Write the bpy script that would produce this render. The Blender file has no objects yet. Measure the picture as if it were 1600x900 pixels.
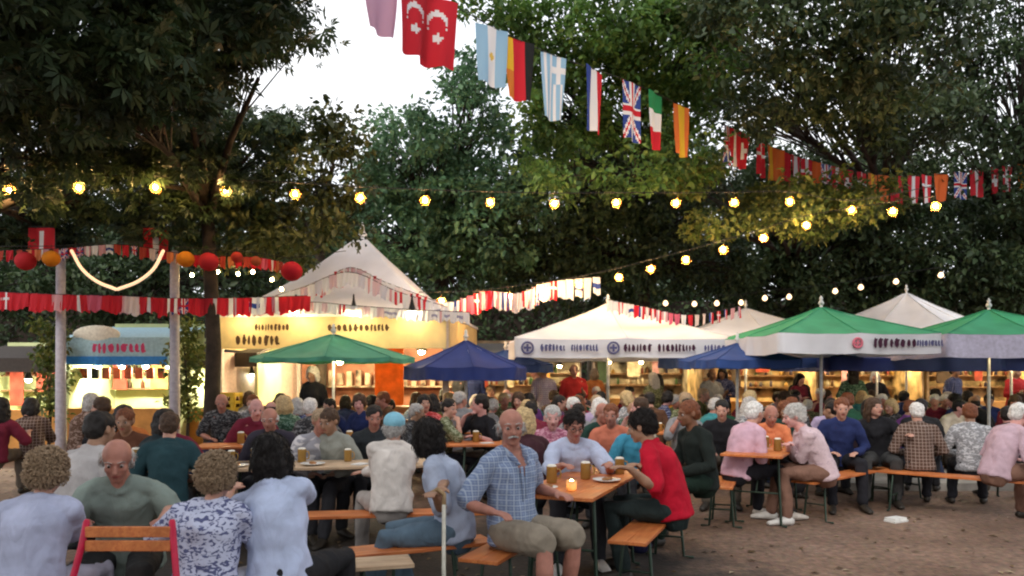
import bpy, math, random
import numpy as np
from mathutils import Vector, Matrix, noise, Euler
random.seed(7); rng = np.random.default_rng(7)
sc = bpy.context.scene; col = sc.collection
F = 1200.0; HZ = 585.0; CH = 1.6
def P(px, py, Y): return Vector(((px-800)/F*Y, Y, CH-(py-HZ)/F*Y))
def PX(px, Y): return (px-800)/F*Y
def R(a): return math.radians(a)

# ---------------------------------------------------------------- objects
def tag(o, label=None, cat=None, group=None, kind=None):
    if label: o['label'] = label
    if cat: o['category'] = cat
    if group: o['group'] = group
    if kind: o['kind'] = kind
    return o
def empty(name, loc, rz=0, label=None, cat=None, group=None):
    o = bpy.data.objects.new(name, None); col.objects.link(o)
    o.location = loc; o.rotation_euler = (0, 0, rz); o.empty_display_size = .1
    return tag(o, label, cat, group)
def link(name, me, parent=None, m=None, smooth=None):
    o = bpy.data.objects.new(name, me); col.objects.link(o)
    if parent is not None: o.parent = parent
    if m is not None:
        if len(me.materials): me.materials.clear()
        for q in (m if isinstance(m, (list, tuple)) else [m]): me.materials.append(q)
    if smooth is not None: me.polygons.foreach_set('use_smooth', [smooth]*len(me.polygons))
    return o

class MB:
    def __init__(s): s.v = []; s.f = []; s.mi = []; s.cur = 0
    def add(s, vs, fs):
        b = len(s.v); s.v += [tuple(v) for v in vs]
        for f in fs: s.f.append([b+i for i in f]); s.mi.append(s.cur)
    def box(s, c, d, M=None):
        x, y, z = d[0]/2, d[1]/2, d[2]/2
        vs = [Vector((sx*x, sy*y, sz*z)) for sx in (-1,1) for sy in (-1,1) for sz in (-1,1)]
        if M is not None: vs = [M @ v for v in vs]
        c = Vector(c)
        s.add([v+c for v in vs], [(0,1,3,2),(4,6,7,5),(0,4,5,1),(2,3,7,6),(0,2,6,4),(1,5,7,3)])
    def tube(s, pts, rads, side=None, n=10, cap=True):
        pts = [Vector(p) for p in pts]; N = len(pts)
        if not isinstance(rads, (list, tuple)): rads = [rads]*N
        rads = [(r, r) if not isinstance(r, (list, tuple)) else r for r in rads]
        rings = []
        ts = []
        for i in range(N):
            t = (pts[min(i+1, N-1)]-pts[max(i-1, 0)])
            ts.append(t.normalized() if t.length > 1e-9 else Vector((0,0,1)))
        sd = Vector(side) if side is not None else (Vector((1,0,0)) if abs(ts[0].x) < .9 else Vector((0,1,0)))
        seq = []
        if cap:
            r = rads[0]; k = min(r)
            seq.append((pts[0]-ts[0]*k*.75, (r[0]*.6, r[1]*.6), ts[0])); 
        for i in range(N): seq.append((pts[i], rads[i], ts[i]))
        if cap:
            r = rads[-1]; k = min(r)
            seq.append((pts[-1]+ts[-1]*k*.75, (r[0]*.6, r[1]*.6), ts[-1]))
        vs = []
        for p, r, t in seq:
            a = (sd - t*sd.dot(t))
            a = a.normalized() if a.length > 1e-6 else t.orthogonal().normalized()
            b = t.cross(a)
            if side is None: sd = a
            for k in range(n):
                q = 2*math.pi*k/n
                vs.append(p + a*(math.cos(q)*r[0]) + b*(math.sin(q)*r[1]))
        m = len(seq); fs = []
        for i in range(m-1):
            for k in range(n):
                k2 = (k+1) % n
                fs.append((i*n+k, i*n+k2, (i+1)*n+k2, (i+1)*n+k))
        fs.append(tuple(range(n-1, -1, -1))); fs.append(tuple((m-1)*n+k for k in range(n)))
        s.add(vs, fs)
    def ell(s, c, r, M=None, nu=14, nv=9):
        c = Vector(c); vs = []; fs = []
        if not isinstance(r, (list, tuple)): r = (r, r, r)
        for j in range(1, nv):
            th = math.pi*j/nv
            for i in range(nu):
                ph = 2*math.pi*i/nu
                vs.append(Vector((r[0]*math.sin(th)*math.cos(ph), r[1]*math.sin(th)*math.sin(ph), r[2]*math.cos(th))))
        vs.append(Vector((0,0,r[2]))); vs.append(Vector((0,0,-r[2])))
        if M is not None: vs = [M @ v for v in vs]
        for j in range(nv-2):
            for i in range(nu):
                i2 = (i+1) % nu
                fs.append((j*nu+i, (j+1)*nu+i, (j+1)*nu+i2, j*nu+i2))
        T = (nv-1)*nu
        for i in range(nu):
            fs.append((T, i, (i+1) % nu)); fs.append((T+1, (nv-2)*nu+(i+1) % nu, (nv-2)*nu+i))
        s.add([v+c for v in vs], fs)
    def lathe(s, prof, c=(0,0,0), n=16):
        c = Vector(c); vs = []; fs = []
        for r, z in prof:
            for i in range(n):
                a = 2*math.pi*i/n; vs.append(c+Vector((r*math.cos(a), r*math.sin(a), z)))
        for j in range(len(prof)-1):
            for i in range(n):
                i2 = (i+1) % n; fs.append((j*n+i, j*n+i2, (j+1)*n+i2, (j+1)*n+i))
        fs.append(tuple(range(n-1, -1, -1))); fs.append(tuple((len(prof)-1)*n+i for i in range(n)))
        s.add(vs, fs)
    def quad(s, a, b, c, d): s.add([a, b, c, d], [(0,1,2,3)])
    def mesh(s, name='m'):
        me = bpy.data.meshes.new(name); me.from_pydata(s.v, [], s.f)
        me.polygons.foreach_set('material_index', s.mi); me.update(); return me
    def build(s, name, m, parent=None, smooth=False, bevel=0):
        me = s.mesh(name); o = link(name, me, parent, None, smooth)
        for q in (m if isinstance(m, (list, tuple)) else [m]): me.materials.append(q)
        if bevel:
            b = o.modifiers.new('bevel', 'BEVEL'); b.width = bevel; b.segments = 2; b.limit_method = 'ANGLE'
        return o

def grid_mesh(name, V, nu, nv, colors=None):
    """V: (nv+1)*(nu+1) points row major; colors per face"""
    idx = np.arange((nu+1)*(nv+1)).reshape(nv+1, nu+1)
    fs = np.stack([idx[:-1,:-1], idx[:-1,1:], idx[1:,1:], idx[1:,:-1]], -1).reshape(-1, 4)
    me = bpy.data.meshes.new(name); me.from_pydata([tuple(v) for v in V], [], fs.tolist())
    if colors is not None:
        ca = me.color_attributes.new('dye', 'FLOAT_COLOR', 'CORNER')
        arr = np.repeat(np.array(colors, dtype=np.float32).reshape(-1, 4), 4, axis=0)
        ca.data.foreach_set('color', arr.ravel())
    me.update(); return me

def remesh(mb, vox, smooth=4):
    me = mb.mesh('tmp'); o = bpy.data.objects.new('tmp', me); col.objects.link(o)
    r = o.modifiers.new('r', 'REMESH'); r.mode = 'VOXEL'; r.voxel_size = vox; r.use_smooth_shade = True
    if smooth:
        q = o.modifiers.new('s', 'SMOOTH'); q.factor = .5; q.iterations = smooth
    dg = bpy.context.evaluated_depsgraph_get()
    out = bpy.data.meshes.new_from_object(o.evaluated_get(dg))
    bpy.data.objects.remove(o); bpy.data.meshes.remove(me)
    out.materials.clear()
    return out
def displace(me, amp, freq, amp2=0, freq2=0, seed=0):
    n = len(me.vertices); co = np.empty(n*3); me.vertices.foreach_get('co', co); co = co.reshape(-1, 3)
    no = np.array([v.normal[:] for v in me.vertices]); d = np.zeros(n)
    off = Vector((seed*3.7, seed*1.3, seed*2.1))
    for i in range(n):
        p = Vector(co[i])
        d[i] = amp*(1-2*abs(noise.noise(Vector((p.x*freq, p.y*freq, p.z*freq*.7))+off)))
        if amp2: d[i] += amp2*noise.noise(p*freq2+off)
    co += no*d[:, None]; me.vertices.foreach_set('co', co.ravel()); me.update()

# ---------------------------------------------------------------- materials
_M = {}
def newmat(name):
    m = bpy.data.materials.new(name); m.use_nodes = True; nt = m.node_tree; b = nt.nodes['Principled BSDF']
    return m, nt, b
def N(nt, t, **kw):
    n = nt.nodes.new(t)
    for k, v in kw.items():
        if k in n.inputs: n.inputs[k].default_value = v
        else: setattr(n, k, v)
    return n
def mat(name, c, rough=.7, var=.12, scale=20, bump=.0, metal=0, sss=0, trans=0, spec=.3, bscale=None):
    if name in _M: return _M[name]
    m, nt, b = newmat(name); L = nt.links.new
    tc = N(nt, 'ShaderNodeTexCoord'); nz = N(nt, 'ShaderNodeTexNoise', Scale=scale, Detail=5.0)
    L(tc.outputs['Object'], nz.inputs['Vector'])
    mr = N(nt, 'ShaderNodeMapRange'); mr.inputs[1].default_value = .3; mr.inputs[2].default_value = .7
    mr.inputs[3].default_value = 1-var*1.5; mr.inputs[4].default_value = 1+var
    L(nz.outputs['Fac'], mr.inputs[0])
    mx = N(nt, 'ShaderNodeMix', data_type='RGBA', blend_type='MULTIPLY'); mx.inputs[0].default_value = 1
    mx.inputs[6].default_value = (*c, 1); L(mr.outputs[0], mx.inputs[7]); L(mx.outputs[2], b.inputs['Base Color'])
    b.inputs['Roughness'].default_value = rough; b.inputs['Metallic'].default_value = metal
    b.inputs['Specular IOR Level'].default_value = spec
    if sss:
        b.inputs['Subsurface Weight'].default_value = sss; b.inputs['Subsurface Radius'].default_value = (.02, .008, .004)
    if bump:
        n2 = N(nt, 'ShaderNodeTexNoise', Scale=bscale or scale*6, Detail=4.0); L(tc.outputs['Object'], n2.inputs['Vector'])
        bp = N(nt, 'ShaderNodeBump', Strength=bump, Distance=.01); L(n2.outputs['Fac'], bp.inputs['Height']); L(bp.outputs[0], b.inputs['Normal'])
    if trans:
        tr = N(nt, 'ShaderNodeBsdfTranslucent'); L(mx.outputs[2], tr.inputs['Color'])
        ms = N(nt, 'ShaderNodeMixShader'); ms.inputs[0].default_value = trans
        out = nt.nodes['Material Output']; L(b.outputs[0], ms.inputs[1]); L(tr.outputs[0], ms.inputs[2]); L(ms.outputs[0], out.inputs['Surface'])
    _M[name] = m; return m
def emis(name, c, s):
    if name in _M: return _M[name]
    m, nt, b = newmat(name); b.inputs['Base Color'].default_value = (*c, 1)
    b.inputs['Emission Color'].default_value = (*c, 1); b.inputs['Emission Strength'].default_value = s
    _M[name] = m; return m
def folds(nt, b, tc):
    mp = N(nt, 'ShaderNodeMapping'); mp.inputs['Scale'].default_value = (1, 1, .55); nt.links.new(tc.outputs['Object'], mp.inputs['Vector'])
    a = N(nt, 'ShaderNodeTexNoise', Scale=9.0, Detail=4.0, Roughness=.4, Distortion=.7); nt.links.new(mp.outputs[0], a.inputs['Vector'])
    m = N(nt, 'ShaderNodeMath', operation='SUBTRACT'); nt.links.new(a.outputs['Fac'], m.inputs[0]); m.inputs[1].default_value = .5
    k = N(nt, 'ShaderNodeMath', operation='ABSOLUTE'); nt.links.new(m.outputs[0], k.inputs[0])
    bp = N(nt, 'ShaderNodeBump', Strength=.6, Distance=.05); nt.links.new(k.outputs[0], bp.inputs['Height']); nt.links.new(bp.outputs[0], b.inputs['Normal'])
def cloth(c, name=None):
    name = name or 'cloth_%02x%02x%02x' % tuple(int(255*x) for x in c)
    if name in _M: return _M[name]
    m = mat(name, c, .9, .12, 9, 0, spec=.15); nt = m.node_tree
    folds(nt, nt.nodes['Principled BSDF'], next(n for n in nt.nodes if n.type == 'TEX_COORD')); return m
def plaid(name, base, c2, c3, f=9):
    if name in _M: return _M[name]
    m, nt, b = newmat(name); L = nt.links.new; tc = N(nt, 'ShaderNodeTexCoord')
    cur = None
    def wave(axis, sc_, thr):
        w = N(nt, 'ShaderNodeTexWave', wave_type='BANDS', bands_direction=axis); w.inputs['Scale'].default_value = sc_
        w.inputs['Distortion'].default_value = .4; w.inputs['Detail'].default_value = 1
        L(tc.outputs['Object'], w.inputs['Vector']); r = N(nt, 'ShaderNodeMath', operation='GREATER_THAN'); r.inputs[1].default_value = thr
        L(w.outputs['Fac'], r.inputs[0]); return r.outputs[0]
    def mixc(fac, k, a, c):
        mt = N(nt, 'ShaderNodeMath', operation='MULTIPLY'); L(fac, mt.inputs[0]); mt.inputs[1].default_value = k
        x = N(nt, 'ShaderNodeMix', data_type='RGBA'); L(mt.outputs[0], x.inputs[0])
        if isinstance(a, tuple): x.inputs[6].default_value = (*a, 1)
        else: L(a, x.inputs[6])
        x.inputs[7].default_value = (*c, 1); return x.outputs[2]
    o = mixc(wave('X', f, .55), .6, base, c2); o = mixc(wave('Z', f, .55), .6, o, c2)
    o = mixc(wave('X', f*.5, .93), .9, o, c3); o = mixc(wave('Z', f*.5, .93), .9, o, c3)
    L(o, b.inputs['Base Color']); b.inputs['Roughness'].default_value = .9; folds(nt, b, tc); _M[name] = m; return m
def printed(name, base, c2, scale=26, thr=.56):
    if name in _M: return _M[name]
    m, nt, b = newmat(name); L = nt.links.new; tc = N(nt, 'ShaderNodeTexCoord')
    mp = N(nt, 'ShaderNodeMapping'); mp.inputs['Scale'].default_value = (1, 1, 1.9); L(tc.outputs['Object'], mp.inputs['Vector'])
    nz = N(nt, 'ShaderNodeTexNoise', Scale=scale, Detail=2.0, Distortion=1.2); L(mp.outputs[0], nz.inputs['Vector'])
    cr = N(nt, 'ShaderNodeValToRGB'); cr.color_ramp.elements[0].position = thr-.03; cr.color_ramp.elements[1].position = thr+.02
    cr.color_ramp.elements[0].color = (*base, 1); cr.color_ramp.elements[1].color = (*c2, 1)
    L(nz.outputs['Fac'], cr.inputs[0]); L(cr.outputs[0], b.inputs['Base Color']); b.inputs['Roughness'].default_value = .9; folds(nt, b, tc)
    _M[name] = m; return m
def leafmat(name, c1, c2, c3, tr=.35):
    m, nt, b = newmat(name); L = nt.links.new
    g = N(nt, 'ShaderNodeNewGeometry'); cr = N(nt, 'ShaderNodeValToRGB'); e = cr.color_ramp.elements
    e[0].color = (*c1, 1); e[1].color = (*c3, 1); q = e.new(.6); q.color = (*c2, 1)
    L(g.outputs['Random Per Island'], cr.inputs[0])
    tc = N(nt, 'ShaderNodeTexCoord'); nz = N(nt, 'ShaderNodeTexNoise', Scale=.9, Detail=3.0); L(tc.outputs['Object'], nz.inputs['Vector'])
    mr = N(nt, 'ShaderNodeMapRange'); mr.inputs[1].default_value = .35; mr.inputs[2].default_value = .65; mr.inputs[3].default_value = .6; mr.inputs[4].default_value = 1.5
    L(nz.outputs['Fac'], mr.inputs[0])
    mx = N(nt, 'ShaderNodeMix', data_type='RGBA', blend_type='MULTIPLY'); mx.inputs[0].default_value = 1
    L(cr.outputs[0], mx.inputs[6]); L(mr.outputs[0], mx.inputs[7])
    L(mx.outputs[2], b.inputs['Base Color']); b.inputs['Roughness'].default_value = .5; b.inputs['Specular IOR Level'].default_value = .35
    t = N(nt, 'ShaderNodeBsdfTranslucent'); L(mx.outputs[2], t.inputs['Color']); ms = N(nt, 'ShaderNodeMixShader'); ms.inputs[0].default_value = tr
    L(b.outputs[0], ms.inputs[1]); L(t.outputs[0], ms.inputs[2]); L(ms.outputs[0], nt.nodes['Material Output'].inputs['Surface'])
    return m
def dyemat():
    if 'dye' in _M: return _M['dye']
    m, nt, b = newmat('flag_cloth'); L = nt.links.new
    a = N(nt, 'ShaderNodeVertexColor', layer_name='dye'); L(a.outputs[0], b.inputs['Base Color']); b.inputs['Roughness'].default_value = .8
    t = N(nt, 'ShaderNodeBsdfTranslucent'); L(a.outputs[0], t.inputs['Color']); ms = N(nt, 'ShaderNodeMixShader'); ms.inputs[0].default_value = .45
    L(b.outputs[0], ms.inputs[1]); L(t.outputs[0], ms.inputs[2]); L(ms.outputs[0], nt.nodes['Material Output'].inputs['Surface'])
    _M['dye'] = m; return m
def woodmat(name, c1, c2, rough=.4):
    if name in _M: return _M[name]
    m, nt, b = newmat(name); L = nt.links.new; tc = N(nt, 'ShaderNodeTexCoord'); mp = N(nt, 'ShaderNodeMapping'); mp.inputs['Scale'].default_value = (22, 1.3, 22)
    L(tc.outputs['Object'], mp.inputs['Vector']); nz = N(nt, 'ShaderNodeTexNoise', Scale=2.2, Detail=6.0, Distortion=.6); L(mp.outputs[0], nz.inputs['Vector'])
    cr = N(nt, 'ShaderNodeValToRGB'); cr.color_ramp.elements[0].position = .3; cr.color_ramp.elements[1].position = .7
    cr.color_ramp.elements[0].color = (*c1, 1); cr.color_ramp.elements[1].color = (*c2, 1)
    L(nz.outputs['Fac'], cr.inputs[0]); n2 = N(nt, 'ShaderNodeTexNoise', Scale=5.0, Detail=4.0); L(tc.outputs['Object'], n2.inputs['Vector'])
    mr = N(nt, 'ShaderNodeMapRange'); mr.inputs[1].default_value = .3; mr.inputs[2].default_value = .7; mr.inputs[3].default_value = .7; mr.inputs[4].default_value = 1.15
    L(n2.outputs['Fac'], mr.inputs[0]); mx = N(nt, 'ShaderNodeMix', data_type='RGBA', blend_type='MULTIPLY'); mx.inputs[0].default_value = 1
    L(cr.outputs[0], mx.inputs[6]); L(mr.outputs[0], mx.inputs[7]); L(mx.outputs[2], b.inputs['Base Color'])
    r2 = N(nt, 'ShaderNodeMapRange'); r2.inputs[3].default_value = rough-.12; r2.inputs[4].default_value = rough+.25; L(n2.outputs['Fac'], r2.inputs[0]); L(r2.outputs[0], b.inputs['Roughness'])
    bp = N(nt, 'ShaderNodeBump', Strength=.25, Distance=.004); L(nz.outputs['Fac'], bp.inputs['Height']); L(bp.outputs[0], b.inputs['Normal'])
    _M[name] = m; return m
WOOD = woodmat('varnished_orange_wood', (.46, .11, .025), (.64, .22, .06))
WOODP = woodmat('worn_pale_wood', (.42, .27, .16), (.6, .45, .3), .6)
STEEL = mat('green_steel', (.03, .05, .035), .4, .1, metal=.4)
STEELP = mat('pale_steel', (.5, .5, .48), .35, .1, metal=.7)
WHITE = mat('white_canvas', (.87, .87, .90), .85, .07, 1.6, .15, trans=.42)
GREENC = mat('green_canvas', (.06, .36, .19), .8, .12, 3, .1, trans=.3)
GREENP = mat('faded_green_canvas', (.12, .40, .28), .8, .12, 3, .1, trans=.3)
BLUEC = mat('blue_canvas', (.03, .05, .2), .8, .12, 3, .1, trans=.15)
DBLUE = mat('dark_blue_canvas', (.035, .08, .26), .8, .12, 3, .1, trans=.2)
INK = mat('grey_blue_ink', (.09, .09, .2), .8, .1); INKD = mat('dark_ink', (.05, .01, .03), .8)
BULB = emis('warm_bulb_glass', (1, .58, .22), 620)
HALO = None
DIMBULB = emis('dim_bulb_glass', (1, .68, .38), 2.2)
CABLE = mat('black_cable', (.012, .012, .012), .6)
DARKMETAL = mat('dark_metal', (.02, .02, .022), .4, metal=.5)
BARK = mat('chestnut_bark', (.035, .026, .02), .95, .35, 6, .9, bscale=25)
# ---------------------------------------------------------------- people
def ik(a, t, l1, l2, pole):
    d = t-a; L = d.length; mx = (l1+l2)*.985
    if L > mx: d = d*(mx/L); L = mx; t = a+d
    if L < abs(l1-l2)+.02: L = abs(l1-l2)+.02; d = d.normalized()*L; t = a+d
    dn = d/L; x = (l1*l1-l2*l2+L*L)/(2*L); h = math.sqrt(max(l1*l1-x*x, 0))
    p = pole-dn*pole.dot(dn); p = p.normalized() if p.length > 1e-6 else dn.orthogonal().normalized()
    return a+dn*x+p*h, t

def figure(pose='sit', lean=8, curve=14, side=0, yaw=0, pitch=8, hands=None, knees=None, build=1.0, belly=0.0, sleeve='short',
           legs='long', hair='short', detail=2, seed=0, fem=False, collar=True, open_neck=False, hair_noise=1.0, knee_spread=.11, feet=None):
    """returns dict of part name -> mesh, in local coordinates with the ground at z=0; faces -Y"""
    V = Vector
    vox = {2: .0085, 1: .012, 0: .02}[detail]
    zh = .535 if pose == 'sit' else .93
    W = build*(.86 if fem else .92)
    # spine
    L = .50 if not fem else .475; n = 12; sp = [V((0, 0, zh))]; dirs = []
    for i in range(n):
        a = R(lean+curve*(i/(n-1))*1.3); s_ = R(side*(.5+.5*i/n))
        d = V((math.sin(s_), -math.sin(a)*math.cos(s_), math.cos(a)*math.cos(s_))).normalized(); dirs.append(d)
        sp.append(sp[-1]+d*(L/n))
    dirs.append(dirs[-1])
    def at(t):
        x = max(0, min(1, t))*n; i = min(int(x), n-1); p = sp[i].lerp(sp[i+1], x-i)
        if t < 0: p = sp[0]+dirs[0]*(t*L)
        if t > 1: p = sp[n]+dirs[n]*((t-1)*L)
        return p, dirs[min(i, n)]
    X = V((math.cos(R(side)), 0, -math.sin(R(side))))
    def fwd(t):
        p, d = at(t); return X.cross(d)*-1 if False else d.cross(X)*-1
    # forward vector: points to -Y for an upright torso
    def fr(t, x, y, dz=0):
        p, d = at(t); f = X.cross(d)      # X x Z = -Y
        return p + X*x + f*y + d*dz
    shz = .875
    shw = .172*W if not fem else .165*W
    # head
    neck, nd = at(1.0)
    hp = R(pitch); up = V((nd.x*.4, nd.y*.55, 1)).normalized()
    hc = neck + V((nd.x, nd.y, nd.z)).normalized()*.040 + up*.103 + V((0, -.012, 0))
    HM = Matrix.Rotation(R(yaw), 3, 'Z') @ Matrix.Rotation(R(side*.5), 3, 'Y') @ Matrix.Rotation(hp, 3, 'X')
    def H(x, y, z): return hc + HM @ V((x, y, z))
    # joints
    arms = []
    hands = hands or [None, None]
    for k, sx in enumerate((-1, 1)):
        sh = fr(shz, sx*shw, -.005)
        t = hands[k]
        if t is None:
            t = V((sx*.14, -.30, zh+.11)) if pose == 'sit' else V((sx*.27, -.04, .78))
        t = V(t)
        pole = V((sx*.5, .25, -.8)) if pose == 'sit' else V((sx*.3, .9, -.2))
        el, wr = ik(sh, t, .285, .25, pole); arms.append((sh, el, wr, t))
    lg = []
    for k, sx in enumerate((-1, 1)):
        hp_ = V((sx*.088*W, -.01, zh-.005))
        if pose == 'sit':
            kn = V(knees[k]) if knees else V((sx*(knee_spread+.05), -.43, zh+.0))
            an = V(feet[k]) if feet else V((kn.x+sx*.01, kn.y-.02+.12*((seed+k) % 3-1), .085))
        else:
            kn = V((sx*.095, -.02-.02*((seed+k) % 2), .50)); an = V((sx*(.10+.02*(seed % 3)), .02+.06*((seed+k) % 2), .085))
        lg.append((hp_, kn, an))
    out = {}
    # ---- skin: one continuous body
    b = MB()
    b.tube([fr(t, 0, 0) for t in (-.05, .12, .35, .6, .8, .93)], [(.15*W, .10), (.14*W, .098+belly*.4), (.13*W, .095+belly*.5), (.15*W, .105), (.15*W, .095), (.09, .06)], side=X, n=16)
    b.tube([fr(.86, -shw*.85, 0), fr(.91, 0, 0), fr(.86, shw*.85, 0)], [.05, .055, .05])
    nt_ = .052 if not fem else .043
    b.tube([fr(.93, 0, -.005), hc+HM @ V((0, .02, -.06))], [nt_*1.2, nt_], n=12)
    b.ell(H(0, .014, .034), (.076, .096, .083), HM); b.ell(H(0, -.026, -.03), (.06, .064, .078), HM)
    b.ell(H(0, -.062, -.088), (.027, .024, .02), HM); b.ell(H(0, -.005, -.055), (.058, .06, .045), HM)
    b.tube([H(0, -.088, .012), H(0, -.104, -.012), H(0, -.114, -.027)], [.008, .011, .014], n=8)
    b.ell(H(0, -.080, .026), (.046, .013, .010), HM)
    for sx in (-1, 1):
        b.ell(H(sx*.036, -.062, -.022), (.024, .022, .024), HM); b.ell(H(sx*.078, .012, -.006), (.010, .020, .032), HM)
        b.ell(H(sx*.009, -.104, -.030), (.008, .009, .007), HM, 8, 6)
    b.ell(H(0, -.088, -.056), (.024, .010, .008), HM)
    for k, (sh, el, wr, t) in enumerate(arms):
        sx = (-1, 1)[k]
        b.tube([sh, sh.lerp(el, .4), el, el.lerp(wr, .35), wr], [.050, .047, .038, .040, .026], n=10)
        fd = (wr-el).normalized(); fd = (fd+V((0, 0, -fd.z*.7))).normalized() if pose == 'sit' else fd
        sd = V((0, 0, 1)).cross(fd); sd = sd.normalized() if sd.length > .1 else V((1, 0, 0))
        if pose != 'sit': sd = V((0, 1, 0))
        upv = fd.cross(sd)
        b.tube([wr, wr+fd*.045, wr+fd*.085], [(.026, .017), (.038, .015), (.040, .013)], side=sd, n=10)
        if detail >= 1:
            for q, (off, ln) in enumerate(((-.029, .062), (-.010, .074), (.010, .070), (.028, .054))):
                a0 = wr+fd*.088+sd*off; a1 = a0+fd*ln*.5-upv*.006; a2 = a1+fd*ln*.4-upv*.022
                b.tube([a0, a1, a2], [.0098, .0088, .0074], n=7)
            th = -sx
            a0 = wr+fd*.03+sd*(.028*th*1); a1 = a0+fd*.03+sd*.022*th-upv*.008; a2 = a1+fd*.028+sd*.006*th-upv*.008
            b.tube([a0, a1, a2], [.013, .011, .009], n=7)
        else:
            b.tube([wr+fd*.085, wr+fd*.14-upv*.02], [(.036, .011), (.028, .009)], side=sd, n=8)
    for k, (h_, kn, an) in enumerate(lg):
        b.tube([h_, h_.lerp(kn, .5), kn, kn.lerp(an, .35), an], [.078, .070, .052, .053, .034], n=10)
        fdir = V((an.x-kn.x, -.25, 0)); fdir = V(((-1, 1)[k]*.2, -1, 0)).normalized()
        b.tube([an+V((0, .03, -.035)), an+fdir*.10+V((0, 0, -.05)), an+fdir*.19+V((0, 0, -.062))], [(.034, .035), (.04, .026), (.036, .018)], side=(1, 0, 0), n=10)
    me = remesh(b, vox, 3)
    c = np.empty(len(me.polygons)*3); me.polygons.foreach_get('center', c); c = c.reshape(-1, 3)
    Hi = np.array(HM.transposed()); loc = (c-np.array(hc)) @ Hi.T
    lip = (((loc[:, 0])/.024)**2+((loc[:, 2]+.056)/.0085)**2 < 1) & (loc[:, 1] < -.06)
    me.polygons.foreach_set('material_index', lip.astype(np.int32)); out['body'] = me
    # ---- shirt
    s = MB(); g = .017 if sleeve != 'coat' else .03
    hem = -.13 if pose == 'sit' else -.2
    prof = [(hem, .168*W+g, .115+g+belly*.5), (.05, .155*W+g, .110+g+belly*.9), (.28, .142*W+g, .105+g+belly), (.5, .152*W+g, .112+g+belly*.5), (.68, .165*W+g, .115+g), (.82, .166*W+g, .105+g), (.93, .12*W, .075), (.985, .068, .060)]
    if fem: prof[3] = (.5, .145*W+g, .115+g); prof[4] = (.66, .152*W+g, .135+g)
    s.tube([fr(t, 0, belly*.4 if t < .5 else 0) for t, _, _ in prof], [(a, c_) for _, a, c_ in prof], side=X, n=20, cap=False)
    s.tube([fr(.88, -shw*.98, -.003), fr(.93, -shw*.5, -.003), fr(.955, 0, -.003), fr(.93, shw*.5, -.003), fr(.88, shw*.98, -.003)], [.050+g*.3, .05, .05, .05, .050+g*.3])
    for sx in (-1, 1): s.tube([fr(1.0, sx*.045, -.004), fr(.955, sx*shw*.55, -.004), fr(.89, sx*shw*.98, -.004)], [.036, .042, .05])
    if sleeve != 'none':
        for k, (sh, el, wr, t) in enumerate(arms):
            if sleeve == 'short': s.tube([sh, sh.lerp(el, .45), sh.lerp(el, .93)], [.055+g*.3, .060+g*.3, .063], n=12)
            else: s.tube([sh, sh.lerp(el, .5), el, el.lerp(wr, .5), el.lerp(wr, .95)], [.054+g*.5, .054+g*.4, .049+g*.4, .044+g*.3, .036+g*.2], n=12)
    if collar:
        ring = []
        for i in range(13):
            a = 2*math.pi*i/12; ring.append(fr(1.0, .068*math.sin(a), .062*math.cos(a)-.004)+V((0, 0, -.02*max(0, math.cos(a)))))
        s.tube(ring, .013, n=8, cap=False)
    me = remesh(s, {2: .010, 1: .014, 0: .022}[detail], 2)
    displace(me, .013 if detail else .012, 6.5, .008, 15, seed)
    if open_neck:
        c = np.empty(len(me.polygons)*3); me.polygons.foreach_get('center', c); c = c.reshape(-1, 3); mi = np.zeros(len(c), np.int32)
        p1 = np.array(fr(1.02, 0, 0)); ax = np.array((fr(1, 0, 0)-fr(.4, 0, 0)).normalized()); r = c-p1
        dn = -(r @ ax); xx = np.abs(r @ np.array(X)); fy = r @ np.array(X.cross(at(.8)[1]))
        mi[(dn < .16) & (xx < .045*(1-dn/.16)+.010) & (fy > 0)] = 1
        me.polygons.foreach_set('material_index', mi)
    out['shirt'] = me
    # ---- trousers
    if legs == 'skirt' and pose != 'sit': legs = 'long'
    t_ = MB(); t_.tube([fr(-.12, 0, .0), fr(.02, 0, 0), fr(.14, 0, 0)], [(.155*W+.01, .12), (.155*W+.012, .118+belly*.5), (.145*W+.008, .105+belly*.7)], side=X, n=18)
    for k, (h_, kn, an) in enumerate(lg):
        if legs == 'shorts': t_.tube([h_, h_.lerp(kn, .5), h_.lerp(kn, .92)], [.099, .095, .09], n=12)
        else: t_.tube([h_, h_.lerp(kn, .5), kn, kn.lerp(an, .5), kn.lerp(an, .96)], [.091, .082, .067, .060, .052], n=12)
    me = remesh(t_, {2: .011, 1: .015, 0: .024}[detail], 2); displace(me, .010, 8, .006, 15, seed+3); out['trousers'] = me
    # ---- shoes
    for k, (h_, kn, an) in enumerate(lg):
        f = MB(); fdir = V(((-1, 1)[k]*.2, -1, 0)).normalized(); zz = -.085
        f.tube([an+V((0, .035, zz+.045)), an+fdir*.04+V((0, 0, zz+.05)), an+fdir*.12+V((0, 0, zz+.038)), an+fdir*.20+V((0, 0, zz+.028))], [(.036, .042), (.042, .046), (.045, .034), (.036, .022)], side=(1, 0, 0), n=12)
        out['shoe%d' % k] = f.mesh('shoe')
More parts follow.
